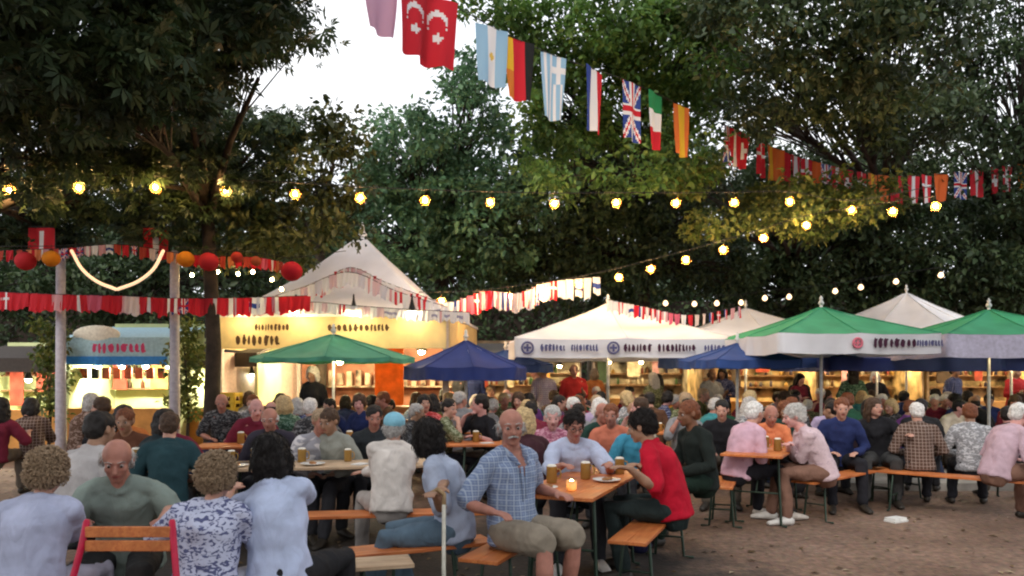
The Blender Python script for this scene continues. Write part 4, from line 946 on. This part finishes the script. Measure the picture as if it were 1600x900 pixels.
garland('upper bunting of small red pennants along the lantern line at the left', 'bunting', [P(-20, 392, 12.3), P(95, 388, 12.3), P(190, 382, 12.3), P(300, 398, 12.3), P(400, 402, 12.3), P(450, 412, 12.3)], [(a, b, c, d if rsf.random() < .3 else f_plain(rsf.choice([RD, (.4, .05, .03), (.6, .2, .08)])), e, f) for a, b, c, d, e, f in row(.01, .99, 40, .11, .17)], 60, group='flag garlands')
garland('bunting of small red and white flags across the masts at the left', 'bunting', [P(-20, 455, 12.2), P(95, 460, 12.2), P(185, 462, 12.2), P(273, 466, 12.2), P(380, 465, 12.4), P(480, 462, 12.8)], [(a, b, c, (d if rsf.random() < .55 else f_plain(RD)), e, f) for a, b, c, d, e, f in row(.005, .995, 44, .17, .27)], 60, group='flag garlands')
garland('bunting of pale flags draped along the pavilion roof', 'bunting', [P(470, 450, 13.0), P(545, 425, 13.0), P(620, 455, 13.0), P(700, 480, 13.2)], prow(.02, .98, 20, .13, .24), 60, group='flag garlands')
garland('bunting of pinkish flags rising to the right above the navy parasol', 'bunting', [P(640, 462, 14.2), P(700, 472, 14.3), P(760, 455, 14.4), P(810, 458, 14.5), P(860, 440, 14.6), P(940, 432, 14.8)], row(.02, .98, 30, .16, .36), 60, group='flag garlands')
garland('bunting of small flags between the two white parasol peaks', 'bunting', [P(950, 468, 13.2), P(1010, 480, 13.6), P(1080, 492, 14), P(1160, 478, 15)], row(.02, .98, 22, .12, .2), 60, group='flag garlands')
garland('third bunting of faded flags halfway up the pavilion roof', 'bunting', [P(430, 462, 13.6), P(500, 440, 13.6), P(548, 418, 13.6), P(600, 440, 13.6), P(680, 470, 13.6)], prow(.01, .98, 26, .16, .26), 60, group='flag garlands')
garland('second bunting of pale flags low along the pavilion roof edge', 'bunting', [P(395, 480, 12.9), P(480, 472, 12.9), P(560, 478, 12.9), P(650, 484, 12.9), P(735, 488, 13)], prow(.01, .98, 34, .12, .17), 60, group='flag garlands')
# paper lanterns
lan = [(290, 405, 13, (.7, .28, .02), 'orange paper lantern beside the white mast'), (326, 409, 15, (.55, .03, .04), 'red paper lantern right of the orange one'), (370, 402, 9, (.5, .05, .03), 'small red paper lantern above the small flags'), (400, 408, 8, (.45, .1, .04), 'smallest paper lantern in the middle of the lantern line'), (456, 424, 16, (.5, .015, .03), 'large red paper lantern left of the pavilion peak'), (80, 404, 13, (.7, .28, .02), 'orange paper lantern left of the left mast'), (40, 408, 15, (.55, .03, .04), 'red paper lantern at the left edge')]
cordp = [P(0, 385, 12), P(95, 384, 12), P(190, 378, 12), P(273, 385, 12), P(330, 390, 12), P(400, 395, 12), P(456, 402, 12), P(540, 392, 12.4)]
garland('thin cord that carries the paper lanterns', 'lantern_cord', cordp, [], 60)
for px, py, r, c, lab in lan:
    rt = empty('paper_lantern', P(px, py, 12), 0, lab, 'lantern', 'paper lanterns'); rr = r/100*1.0
    mb = MB(); prof = []
    for i in range(19): a = math.pi*i/18; prof.append((max(.02, rr*math.sin(a)*(1+.03*(i % 2))), -rr*math.cos(a)*.95))
    mb.lathe(prof, (0, 0, 0), 20); m = mat('lantern_%s' % lab[:6]+str(px), c, .8, .1, 5, trans=.4); mb.build('shade', m, rt, True)
    mb = MB(); mb.lathe([(.03, rr*.95), (.035, rr*1.05), (.03, rr*1.05)], (0, 0, 0), 10); mb.tube([(0, 0, rr), (0, 0, rr+.09)], .004, n=4); mb.build('hanger', CABLE, rt)
# ================================================================= LIGHTS
bl = [(15, 297), (123, 293), (243, 293), (353, 298), (461, 303), (563, 309), (664, 313), (766, 316), (866, 318), (963, 317), (1056, 317), (1147, 316), (1234, 315), (1331, 328)]
bp_ = [P(x, y, 10.9+2.6*(x/1400)) for x, y in bl]
lights('main string of round bulbs crossing the whole garden', [p+Vector((0, 0, .17)) for p in [P(-60, 292, 10.8)]+bp_+[P(1460, 305, 13.9)]], bp_, .030, 2.7, n=120)
bl = [(1462, 322), (1395, 330), (1260, 352), (1193, 372), (1130, 390), (1072, 406), (1017, 420), (967, 433), (905, 446), (850, 455), (795, 462), (745, 468), (690, 470), (655, 470)]
bp2 = [P(x, y, 13.2+1.6*(1-(x-655)/800)) for x, y in bl]
lights('receding string of bulbs falling leftwards towards the pavilion', [p+Vector((0, 0, .17)) for p in bp2], bp2, .034, 2.4, n=120)
bl = [(1040, 474), (1085, 475), (1120, 474), (1158, 473), (1195, 466), (1233, 464), (1305, 455), (1345, 449), (1400, 440), (1470, 430)]
bp3 = [P(x, y, 19.5) for x, y in bl]; lights('far string of dim bulbs above the right parasols', [p+Vector((0, 0, .2)) for p in bp3], bp3, .07, 0, DIMBULB, n=80)
bl = [(300, 430), (340, 425), (372, 428), (395, 425), (425, 437), (440, 452)]
bp4 = [P(x, y, 12.8) for x, y in bl]; lights('short string of small bulbs between mast and pavilion', [p+Vector((0, 0, .1)) for p in bp4], bp4, .03, 0, emis('small_bulb', (1, .7, .3), 70), n=40)
rope = emis('rope_light', (1, .68, .42), .7)
for ps, lab in (([(255, 392), (240, 420), (215, 440), (184, 452)], 'glowing rope light sloping down left from the mast'), ([(112, 392), (128, 420), (152, 440), (181, 452)], 'glowing rope light sloping down right from the left mast')):
    pth = catmull([P(x, y, 12.1) for x, y in ps], 30); o = pth[0]; rt = empty('rope_light', o, 0, lab, 'rope light', 'rope lights'); mb = MB(); mb.tube([p-o for p in pth], .026, n=8); mb.build('tube', rope, rt, True)
# ================================================================= FURNITURE
A1 = math.atan2(.37, .93)
cT = (.25+.37*.85*1.0, 5.22+.93*.85)
ax = Vector((math.sin(A1), math.cos(A1), 0))
beer_table('orange varnished table in the centre between the plaid man and the red shirt', (.26+ax.x*.85, 5.24+ax.y*.85), A1, 1.7, .60)
bench('orange bench under the man in the red shirt', (.80+ax.x*.9, 5.28+ax.y*.9), A1, 1.9)
bench('orange bench under the man in the blue plaid shirt', (-.10+ax.x*.45, 5.0+ax.y*.45), A1, 1.5)
bench('orange bench below the person in the cream jacket', (-1.15, 6.35), R(82), 1.9)
beer_table('pale table left of the cream jacket', (-1.75, 7.15), R(80), 2.2, .6, top=WOODP)
beer_table('pale table behind the curly haired woman', (-3.25, 7.0), R(85), 1.6, .6, top=WOODP)
bench('bench corner cut off at the bottom edge', (-1.08, 4.62), R(74), .95, top=WOODP)
bench('bench under the light blue and the printed shirts at the front left', (-1.45, 3.93), R(88), 2.4)
beer_table('orange table with red table mats at the right group', (2.85, 8.65), R(28), 1.7, .62)
bench('slanting bench under the grey haired man at the right', (3.95, 8.95), R(48), 2.3)
bench('pale bench end at the right group', (4.9, 9.8), R(60), 1.2, top=WOODP)
bench('low stool-like bench under the pink shirt', (2.25, 8.2), R(20), .9)
beer_table('dark table at the right edge', (6.6, 9.3), R(-40), 2.0, .6)
bench('bench at the right edge under the pale pink shirt', (5.1, 8.6), R(-48), 2.1)
bench('bench behind the jeans of the man with a stick', (-.62, 5.15), R(65), 1.0)
for i, (x, y, a) in enumerate([(-2.6, 9.2, 80), (0.2, 9.4, 85), (2.4, 11.2, 80), (4.9, 11.9, 75), (-.8, 11.3, 88), (6.5, 12.6, 80)]):
    beer_table(['table behind the back row at the left', 'table behind the woman with blond hair', 'table behind the orange shirt', 'table under the green parasol', 'table under the navy parasol', 'table in the dark at the far right'][i], (x, y), R(a), 2.2, .6)
# red framed chair at the front left
ch = empty('folding_chair', (PX(186, 3.5), 3.6, 0), 0, 'folding chair with a red tube frame and wooden back slats', 'chair'); REDT = mat('red_tube', (.5, .01, .05), .35)
mb = MB()
for z in (.865, .80): mb.box((0, -.015, z), (.40, .018, .05))
mb.build('backrest', WOOD, ch, bevel=.004)
mb = MB()
for i in range(5): mb.box((0, .06+i*.08, .455), (.40, .07, .02))
mb.build('seat', WOOD, ch, bevel=.004)
for s in (-1, 1):
    mb = MB(); mb.tube([(s*.20, -.005, .91), (s*.215, -.02, .80), (s*.25, -.06, .60), (s*.30, -.12, .0)], .016, n=8); mb.tube([(s*.21, .40, .46), (s*.24, .45, .0)], .014, n=8); mb.tube([(s*.235, -.03, .44), (s*.215, .42, .44)], .012, n=8); mb.build('frame', REDT, ch, True)
# walking stick
st = empty('walking_stick', (PX(687, 4.45), 4.45, 0), 0, 'pale walking stick held by the man in jeans', 'walking stick'); mb = MB(); mb.tube([(.03, -.0, 0), (.01, .15, .45), (-.0, .28, .80)], .0125, n=10); mb.build('shaft', mat('pale_stick', (.55, .53, .45), .5), st, True)
mb = MB(); mb.tube([(-.0, .28, .80), (-.0, .29, .86), (-.04, .30, .89), (-.09, .30, .86)], .014, n=10); mb.build('handle', mat('stick_handle', (.3, .2, .1), .5), st, True)

# ================================================================= PEOPLE IN FRONT
def at(px, Y): return (PX(px, Y), Y)
PL = plaid('blue_plaid_cloth', (.24, .30, .43), (.12, .17, .30), (.34, .40, .50), 19)
PR = printed('blue_print_cloth', (.50, .53, .68), (.08, .09, .20), 24, .54)
PB = cloth((.47, .54, .73), 'light_blue_cloth')
hm = P(850, 742, 5.3)
person('older bald man in an open blue plaid shirt facing the camera', at(800, 5.1), R(38), 'red', 'grey', PL, (.26, .22, .17), hair='fringe', lean=-2, curve=4, side=-3, pitch=2, yaw=-30, legs='shorts', open_neck=True, sleeve='short', belly=.02, build=.98, scale=1.06, seed=1, moustache='grey',
       hands_w=[P(770, 800, 4.75), Vector((.30, 5.17, .80))], knees=[(-.10, -.43, .54), (.13, -.44, .55)])
person('person in jeans and pale blue shirt turned away holding a stick', at(712, 5.25), R(-95), 'tan', 'dark', cloth((.38, .43, .55)), (.10, .15, .20), hair='bob', lean=8, yaw=-40, pitch=5, sleeve='short', seed=2, scale=1.02, hands_w=[P(688, 775, 4.75), P(680, 772, 4.8)], knees=[(-.12, -.45, .50), (.2, -.42, .50)])
person('person in a cream jacket and light blue cap with their back turned', at(612, 6.3), R(-160), 'fair', 'grey', cloth((.60, .55, .51)), (.35, .32, .30), hair='fringe', cap=(.22, .48, .60), lean=14, curve=6, side=-8, yaw=-25, sleeve='coat', seed=3, hands_w=[P(560, 742, 6.75), P(600, 740, 6.9)])
person('dark haired woman in a light blue shirt seated with her back to us', at(438, 4.02), R(170), 'fair', 'dark', PB, (.02, .02, .022), hair='bob', lean=6, curve=10, side=16, yaw=12, sleeve='short', fem=True, build=1.08, seed=4, scale=1.02, hands_w=[P(470, 760, 4.7), P(360, 765, 4.5)], hair_noise=.8)
person('curly sandy grey haired woman in a blue printed shirt from behind', at(318, 3.85), R(178), 'fair', 'sandy', PR, (.5, .5, .55), hair='curly', lean=8, curve=12, side=0, yaw=-6, sleeve='short', fem=True, build=1.16, scale=.94, seed=5, hands_w=[P(380, 800, 4.2), P(260, 800, 4.25)])
person('stocky bald man in a grey green shirt looking down at the left', at(204, 4.55), R(12), 'red', 'grey', cloth((.22, .27, .24)), (.03, .03, .03), hair='fringe', lean=14, curve=16, pitch=20, yaw=8, sleeve='short', build=1.12, belly=.03, seed=6, hands_w=[P(120, 815, 4.15), P(262, 812, 4.2)])
person('sandy haired woman in a plain pale blue shirt at the left edge', at(44, 3.85), R(182), 'fair', 'sandy', cloth((.40, .43, .58)), (.35, .33, .4), hair='curly', lean=8, curve=12, yaw=10, sleeve='short', fem=True, build=1.15, scale=.96, seed=7, hands_w=[P(90, 800, 4.3), P(0, 800, 4.3)])
person('dark haired person in a grey shirt behind the bald man at the left', at(118, 5.3), R(160), 'tan', 'dark', cloth((.38, .36, .36)), hair='short', lean=8, sleeve='short', seed=8, scale=1.05, detail=1)
person('dark haired person in black left of the curly woman', at(232, 7.0), R(150), 'tan', 'dark', (.02, .03, .035), hair='bob', lean=6, seed=9, detail=1)
person('person in a dark teal top beside the person in black', at(262, 6.6), R(-160), 'fair', 'brown', (.02, .05, .06), hair='short', lean=10, seed=10, detail=1, scale=1.0)
person('person in brown behind the table at the left', at(205, 7.6), R(10), 'tan', 'auburn', (.12, .05, .03), hair='short', seed=11, detail=1)
# back row behind the pale table
person('red faced white haired man in a dark shirt behind the pale table', at(428, 7.9), R(5), 'red', 'white', (.04, .035, .05), hair='fringe', lean=8, pitch=12, sleeve='long', seed=12, detail=1, build=1.08)
person('grey haired person in a grey vest and white sleeves behind the pale table', at(488, 7.75), R(35), 'red', 'sandy', printed('grey_white_cloth', (.3, .3, .34), (.6, .58, .6), 5, .55), hair='short', lean=12, pitch=14, sleeve='long', seed=13, detail=1)
person('brown haired person in a sage shirt behind the pale table', at(533, 7.7), R(-20), 'tan', 'brown', (.26, .27, .24), hair='short', lean=10, pitch=16, sleeve='long', seed=14, detail=1)
person('red faced person in black left of the light blue cap', at(583, 8.0), R(15), 'red', 'dark', (.03, .035, .04), hair='short', lean=4, pitch=10, sleeve='long', seed=15, detail=1, under=None)
# centre back
person('blond woman in a dark top behind the bald plaid man', at(832, 6.9), R(-150), 'fair', 'blond', (.05, .02, .025), hair='bob', lean=5, fem=True, seed=16, detail=1, scale=1.03)
person('woman in a pink patterned top between the blond woman and the glasses man', at(862, 8.0), R(0), 'pink', 'grey', printed('pink_print', (.5, .25, .32), (.3, .08, .14), 20, .5), hair='short', lean=4, fem=True, seed=17, detail=1, scale=1.02)
person('dark haired man with glasses in a white and lilac shirt at the table', at(893, 6.75), R(2), 'red', 'dark', cloth((.42, .47, .62)), hair='short', lean=12, curve=12, pitch=18, yaw=8, sleeve='short', glasses=True, seed=18, detail=2, scale=1.02, hands_w=[P(880, 727, 6.15), P(952, 725, 6.2)], shoes=(.6, .58, .55))
# red shirt
person('dark haired man in a bright red shirt leaning over the centre table', at(1052, 5.95), R(-112), 'tan', 'dark', (.42, .008, .025), (.02, .03, .03), hair='short', lean=11, curve=16, pitch=16, yaw=-4, sleeve='short', seed=19, detail=2, scale=1.05, build=1.05, hands_w=[P(1000, 728, 5.85), P(985, 733, 5.6)], hair_noise=1.2)
person('brown haired person in black right behind the red shirt', at(1098, 7.5), R(-70), 'brown', 'auburn', (.015, .02, .018), (.012, .025, .018), hair='short', lean=4, pitch=8, sleeve='long', seed=20, detail=1, scale=1.05)
person('person in a coral top behind the centre table', at(958, 8.6), R(-15), 'red', 'auburn', (.50, .16, .10), hair='short', lean=6, seed=21, detail=1)
person('person in a teal and blue top left of the red shirt', at(987, 8.3), R(10), 'fair', 'brown', (.05, .24, .36), hair='short', lean=10, pitch=20, seed=22, detail=1, scale=.95)
person('person in dark green right of the glasses man', at(932, 8.9), R(20), 'red', 'grey', (.02, .05, .04), hair='fringe', lean=4, seed=23, detail=1)
# right group
person('person in a pink shirt with their back to the camera at the right table', at(1150, 8.3), R(115), 'fair', 'white', (.56, .36, .44), (.02, .02, .025), hair='short', lean=14, yaw=10, sleeve='short', seed=24, detail=1, scale=1.04, shoes=(.5, .45, .4), hands_w=[P(1185, 700, 8.4), P(1190, 702, 8.6)])
person('man in an orange shirt with a flushed face at the right table', at(1198, 9.35), R(-8), 'red', 'sandy', (.62, .20, .09), hair='fringe', lean=16, curve=14, pitch=16, sleeve='long', seed=25, detail=1, build=1.1, hands_w=[P(1180, 697, 8.9), P(1225, 697, 8.9)])
person('grey haired man in a pale pink shirt bending over the right table', at(1288, 8.25), R(-98), 'pink', 'white', printed('pale_pink_print', (.58, .44, .47), (.46, .33, .38), 30, .6), (.20, .11, .08), hair='short', lean=18, curve=16, pitch=14, sleeve='long', seed=26, detail=2, scale=1.04, build=1.08, shoes=(.6, .56, .5), hands_w=[P(1235, 695, 8.2), P(1232, 697, 8.45)], knees=[(-.12, -.44, .53), (.16, -.44, .53)], feet=[(-.12, -.50, .085), (.18, -.40, .085)])
person('grey haired person in a pale pink shirt at the right edge', at(1556, 8.3), R(98), 'pink', 'white', (.5, .36, .42), (.20, .11, .08), hair='short', lean=16, curve=16, pitch=14, sleeve='long', seed=27, detail=1, scale=1.04, build=1.05)
person('woman in a dark green top behind the grey haired man', at(1222, 10.4), R(-10), 'tan', 'auburn', (.015, .05, .04), hair='bob', fem=True, seed=28, detail=1)
person('person in a plum jacket right of the grey haired man', at(1325, 9.6), R(-140), 'tan', 'dark', (.07, .045, .055), hair='short', lean=10, sleeve='coat', seed=29, detail=1)
person('person in a charcoal jacket on the slanting bench', at(1372, 9.9), R(-170), 'tan', 'dark', (.035, .035, .04), hair='bob', lean=8, sleeve='coat', seed=30, detail=1)
person('person in a black jacket at the end of the slanting bench', at(1438, 10.2), R(150), 'brown', 'dark', (.02, .02, .022), hair='short', lean=8, sleeve='coat', seed=31, detail=1)

# ================================================================= CROWD
protos = {}
for k, kw in {'stand_short': dict(pose='stand', hair='short', sleeve='long', lean=1, curve=4), 'stand_bob': dict(pose='stand', hair='bob', sleeve='short', fem=True, lean=1, curve=3), 'stand_long': dict(pose='stand', hair='long', sleeve='long', fem=True, lean=2, curve=4, hands=[(-.16, -.28, 1.15), (.2, -.2, 1.1)]),
          'stand_fringe': dict(pose='stand', hair='fringe', sleeve='short', belly=.03, build=1.08, lean=2, curve=5, hands=[(-.25, -.03, .8), (.12, -.33, 1.2)]),
          'sit_short': dict(hair='short', sleeve='long', lean=8, pitch=10), 'sit_bob': dict(hair='bob', sleeve='short', fem=True, lean=5), 'sit_fringe': dict(hair='fringe', sleeve='short', lean=14, pitch=14, belly=.02), 'sit_curly': dict(hair='curly', sleeve='short', fem=True, lean=4, yaw=30),
          'sit_lean': dict(hair='short', sleeve='short', lean=22, yaw=-30), 'sit_turn': dict(hair='long', sleeve='long', fem=True, lean=4, yaw=50),
          'sit_short_b': dict(hair='short', sleeve='short', lean=3, curve=8, yaw=-35, side=6, hands=[(-.10, -.22, 1.02), (.25, -.30, .80)]), 'sit_short_c': dict(hair='short', sleeve='long', lean=18, curve=20, yaw=15, side=-5, build=1.12, belly=.04, hands=[(-.2, -.42, .8), (.1, -.42, .8)]), 'sit_bob_b': dict(hair='bob', sleeve='long', fem=True, lean=10, curve=10, yaw=-20, pitch=18, side=5, hands=[(-.05, -.36, .82), (.08, -.20, .98)]), 'sit_long_b': dict(hair='long', sleeve='short', fem=True, lean=0, curve=6, yaw=35, pitch=-4, side=-7, hands=[(-.3, -.3, .82), (.3, -.36, .85)])}.items():
    protos[k] = figure(detail=1, seed=len(k), **kw)
    if k.startswith('sit'):
        H = protos[k]['_']['H']; HM = protos[k]['_']['HM']
        for q, sx in (('eye0', -1), ('eye1', 1)):
            e = MB(); e.ell(H(sx*.031, -.0745, .004), .0115, nu=8, nv=6); e.cur = 1; e.ell(H(sx*.031, -.0835, .003), (.0066, .0045, .0066), HM, 6, 5); me = e.mesh('eye'); me.materials.append(EYEW); me.materials.append(IRIS); protos[k][q] = sm(me)
shirts = {'maroon': (.16, .02, .04), 'black': (.015, .015, .018), 'white': (.6, .58, .58), 'grey': (.22, .22, .23), 'navy': (.02, .03, .10), 'brown': (.10, .05, .03), 'pink': (.50, .22, .28), 'red': (.42, .03, .03), 'olive': (.09, .10, .04), 'pale blue': (.35, .45, .6), 'purple': (.12, .04, .15), 'cream': (.58, .5, .38), 'dark green': (.02, .07, .04), 'orange': (.55, .18, .05), 'lilac': (.42, .34, .5), 'teal': (.04, .2, .22)}
rc = random.Random(21); names = list(shirts)+['black', 'black', 'navy', 'brown', 'maroon', 'grey', 'dark green', 'black', 'olive', 'black', 'navy', 'brown', 'grey', 'maroon', 'black']; used = set(); first = {}
marks = [(150, 'near the bright kiosk at the left'), (330, 'by the crate stack'), (470, 'in front of the pavilion counter'), (640, 'at the right end of the pavilion'), (800, 'under the navy parasol'), (930, 'left of the large parasol pole'), (1060, 'right of the large parasol pole'), (1200, 'in front of the yellow stall'), (1330, 'under the green parasol'), (1480, 'in the dark right of the green parasol'), (1700, 'near the right edge')]
def crowd(px, Y, kind, sn, hk, rz, sk, scale):
    mk = next(m for a, m in marks if px < a); pose = 'standing' if kind.startswith('stand') else 'seated'; hair = {'fringe': 'balding', 'short': 'short haired', 'bob': 'bob haired', 'long': 'long haired', 'curly': 'curly haired', 'lean': 'leaning', 'turn': 'long haired'}[kind.split('_')[1]]
    if kind.split('_')[1] in ('lean', 'turn'): pass
    key = None
    for cand in [sn]+rc.sample(names, len(names)):
        k2 = (cand, hk, hair, pose, mk)
        if k2 not in used: key = k2; sn = cand; break
    used.add(key)
    lab = '%s %s %s person in %s %s' % (pose, hair, hk, sn, mk)
    rt = empty('person', (PX(px, Y), Y, 0), rz, lab, 'person', 'crowd at the far tables'); rt.scale = (scale,)*3
    f = protos[kind]
    def cp(name, me, m):
        if not me.materials: me.materials.append(m)
        o = bpy.data.objects.new(name, me); col.objects.link(o); o.parent = rt; o.material_slots[0].link = 'OBJECT'; o.material_slots[0].material = m
    if len(f['body'].materials) == 0:
        f['body'].materials.append(skin('fair')); f['body'].materials.append(LIP)
        for q in ('body', 'shirt', 'trousers', 'hair', 'shoe0', 'shoe1'): sm(f[q])
    cp('body', f['body'], skin(sk)); c = shirts[sn]; r_ = rc.random()
    sm_ = cloth(c) if r_ < .62 else (printed('print_'+sn, c, tuple(min(.7, x*1.8+.12) for x in c), 22, .55) if r_ < .8 else plaid('check_'+sn, c, tuple(x*.5 for x in c), tuple(min(.6, x*1.5+.15) for x in c), 16))
    cp('shirt', f['shirt'], sm_); cp('trousers', f['trousers'], cloth(rc.choice([(.02, .02, .025), (.03, .04, .08), (.12, .1, .08), (.05, .05, .05)])))
    cp('hair', f['hair'], hairm(hk))
    if 'eye0' in f and Y < 12.5:
        for q in ('eye0', 'eye1'): o = bpy.data.objects.new('eye', f[q]); col.objects.link(o); o.parent = rt
    for q in ('shoe0', 'shoe1'): cp('shoe', f[q], mat('shoe_0.03', (.03, .025, .02), .5))
hk_ = ['dark', 'dark', 'brown', 'brown', 'grey', 'sandy', 'auburn', 'blond', 'white', 'dark']
seated = ['sit_short_b', 'sit_short_c', 'sit_bob_b', 'sit_long_b', 'sit_short', 'sit_bob', 'sit_fringe', 'sit_short', 'sit_curly', 'sit_lean', 'sit_turn']; standing = ['stand_short', 'stand_bob', 'stand_long', 'stand_fringe']
placed = []
def rowfill(Y, x0, x1, step, kinds, jit=.4, names=names):
    px = x0
    while px < x1:
        y = Y+rc.uniform(-jit, jit); X = PX(px, y)
        if all((X-a)**2+(y-b)**2 > .2 for a, b in placed):
            placed.append((X, y)); crowd(px, y, rc.choice(kinds), rc.choice(names), rc.choice(hk_), rc.uniform(0, 6.28) if rc.random() < .4 else rc.choice([0, math.pi])+rc.uniform(-.5, .5), rc.choice(['fair', 'red', 'tan', 'pink', 'fair']), rc.uniform(.95, 1.07))
        px += step*rc.uniform(.75, 1.3)
rowfill(9.9, 395, 1180, 62, seated)
rowfill(10.9, 350, 1480, 52, seated)
rowfill(11.9, 385, 1520, 46, seated+['sit_short'])
rowfill(13.0, 620, 1600, 40, seated)
rowfill(12.6, 390, 620, 44, ['stand_bob', 'stand_short', 'stand_long', 'sit_bob', 'sit_short'], names=['black', 'maroon', 'brown', 'grey', 'navy', 'pink'])
rowfill(14.2, 700, 1620, 38, seated+seated+standing[:1])
rowfill(15.6, 720, 1620, 44, seated+seated+standing)
rowfill(17.2, 740, 1600, 100, standing)
rowfill(9.3, 1310, 1640, 70, seated, names=['black', 'brown', 'black', 'dark green', 'navy', 'grey'])
rowfill(8.8, 200, 330, 60, seated)
rowfill(10.2, -10, 300, 60, seated, names=['black', 'brown', 'navy', 'grey', 'maroon'])

# ================================================================= SMALL THINGS
def on(px, py, Y=None, z=.772): # point on a table plane
    Y = (CH-z)*F/(py-HZ); return (PX(px, Y), Y, z)
beer_mug('beer mug standing at the far corner of the centre table', on(968, 740)); beer_mug('beer mug in front of the glasses man', on(915, 748)); beer_mug('beer mug beside the hand of the plaid man', on(862, 754))
cd = empty('candle_glass', on(893, 766), 0, 'lit candle glass glowing in the middle of the centre table', 'candle'); mb = MB(); mb.lathe([(.03, 0), (.036, .005), (.038, .07), (.034, .07), (.03, .01)], n=14); mb.build('glass', mat('candle_glass', (.8, .6, .35), .2, trans=.5), cd, True); mb = MB(); mb.ell((0, 0, .045), (.02, .02, .035), nu=10); mb.build('flame', emis('flame', (1, .7, .35), 12), cd, True)
plate('plate of food near the red shirt man', on(948, 752)); plate('plate of food at the near end of the centre table', on(850, 764), .1)
def paper(label, p, w_, d, rz, c=(.7, .69, .66), th=.003, group=None):
    o = empty('napkin', p, rz, label, 'napkin', group or 'paper napkins'); mb = MB(); mb.box((0, 0, th/2+.001), (w_, d, th)); mb.box((.01, .01, th*1.5+.003), (w_*.92, d*.9, th)); mb.build('sheet', mat('paper_%.2f' % c[0], c, .8), o)
paper('white napkin at the far right corner of the centre table', on(955, 738), .16, .12, .4)
paper('crumpled white paper on the ground at the right', (PX(1400, 8.35), 8.35, 0), .22, .14, .5, th=.02)
for i, (px, py) in enumerate([(1178, 703), (1196, 700), (1215, 704)]): beer_mug(['beer mug on the left of the right hand table', 'beer mug in the middle of the right hand table', 'beer mug beside the grey haired man'][i], on(px, py))
for i, (px, py) in enumerate([]): beer_mug(['beer mug on the pale table nearest the dark haired woman', 'beer mug on the middle of the pale table', 'beer mug on the pale table near the cream sleeve'][i], on(px, py))
bg_ = empty('backpack', (PX(1000, 6.9), 6.9, 0), .3, 'dark blue backpack standing under the centre table', 'backpack'); mb = MB(); mb.ell((0, 0, .22), (.16, .11, .23)); me = remesh(mb, .015, 1); displace(me, .008, 8); link('bag', me, bg_, cloth((.02, .02, .06)), True)
mb = MB(); mb.tube([(-.08, -.1, .1), (-.09, -.14, .22), (-.08, -.09, .38)], .014); mb.tube([(.08, -.1, .1), (.09, -.14, .22), (.08, -.09, .38)], .014); mb.build('strap', cloth((.03, .03, .03)), bg_, True)

def clutter(c, ang, where, n=4, L=1.7):
    d = Vector((math.sin(ang), math.cos(ang), 0)); q = Vector((d.y, -d.x, 0)); rr = random.Random(int(c[0]*50))
    nm = ['at one end of', 'left of the middle of', 'right of the middle of', 'at the other end of']
    for i in range(n):
        p = Vector((c[0], c[1], .772))+d*((i+.5)/n-.5)*L; p1 = p+q*rr.uniform(-.18, -.05); p2 = p+q*rr.uniform(.08, .18)+d*.12
        beer_mug('beer mug %s %s' % (nm[i], where), p1, s=rr.uniform(.85, 1.1))
        (plate if i % 2 else lambda l, v: paper(l, v, .15, .11, rr.uniform(0, 3), group='paper napkins'))(('plate %s %s' if i % 2 else 'napkin %s %s') % (nm[i], where), p2)
for c, a, wh in [((-1.75, 7.15), R(80), 'the pale table left of the cream jacket'), ((-3.25, 7.0), R(85), 'the pale table behind the curly hair'), ((-2.6, 9.2), R(80), 'the table behind the back row'), ((0.2, 9.4), R(85), 'the table behind the blond woman'), ((2.4, 11.2), R(80), 'the table behind the orange shirt'), ((-.8, 11.3), R(88), 'the table under the navy parasol')]: clutter(c, a, wh)


g2 = np.random.default_rng(3); Vv = []; Ff = []
for i in range(900):
    Y = g2.uniform(3.5, 13); X = PX(g2.uniform(-50, 1650), Y); a = g2.uniform(0, 6.28); r = g2.uniform(.015, .05); o = len(Vv)
    for k, (u, v) in enumerate(((0, -1), (.45, 0), (0, 1), (-.45, 0))): Vv.append((X+r*(u*math.cos(a)-v*math.sin(a)), Y+r*(u*math.sin(a)+v*math.cos(a)), .006+(.008 if k % 2 else .0)+g2.uniform(0, .006)))
    Ff.append((o, o+1, o+2, o+3))
me = bpy.data.meshes.new('fallen_leaves'); me.from_pydata(Vv, [], Ff); me.update()
o = link('fallen_leaves', me, None, leafmat('leaf_litter', (.05, .03, .015), (.14, .09, .04), (.3, .24, .15), .1)); tag(o, 'dry fallen leaves and scraps scattered over the gravel', 'leaf litter', kind='stuff')
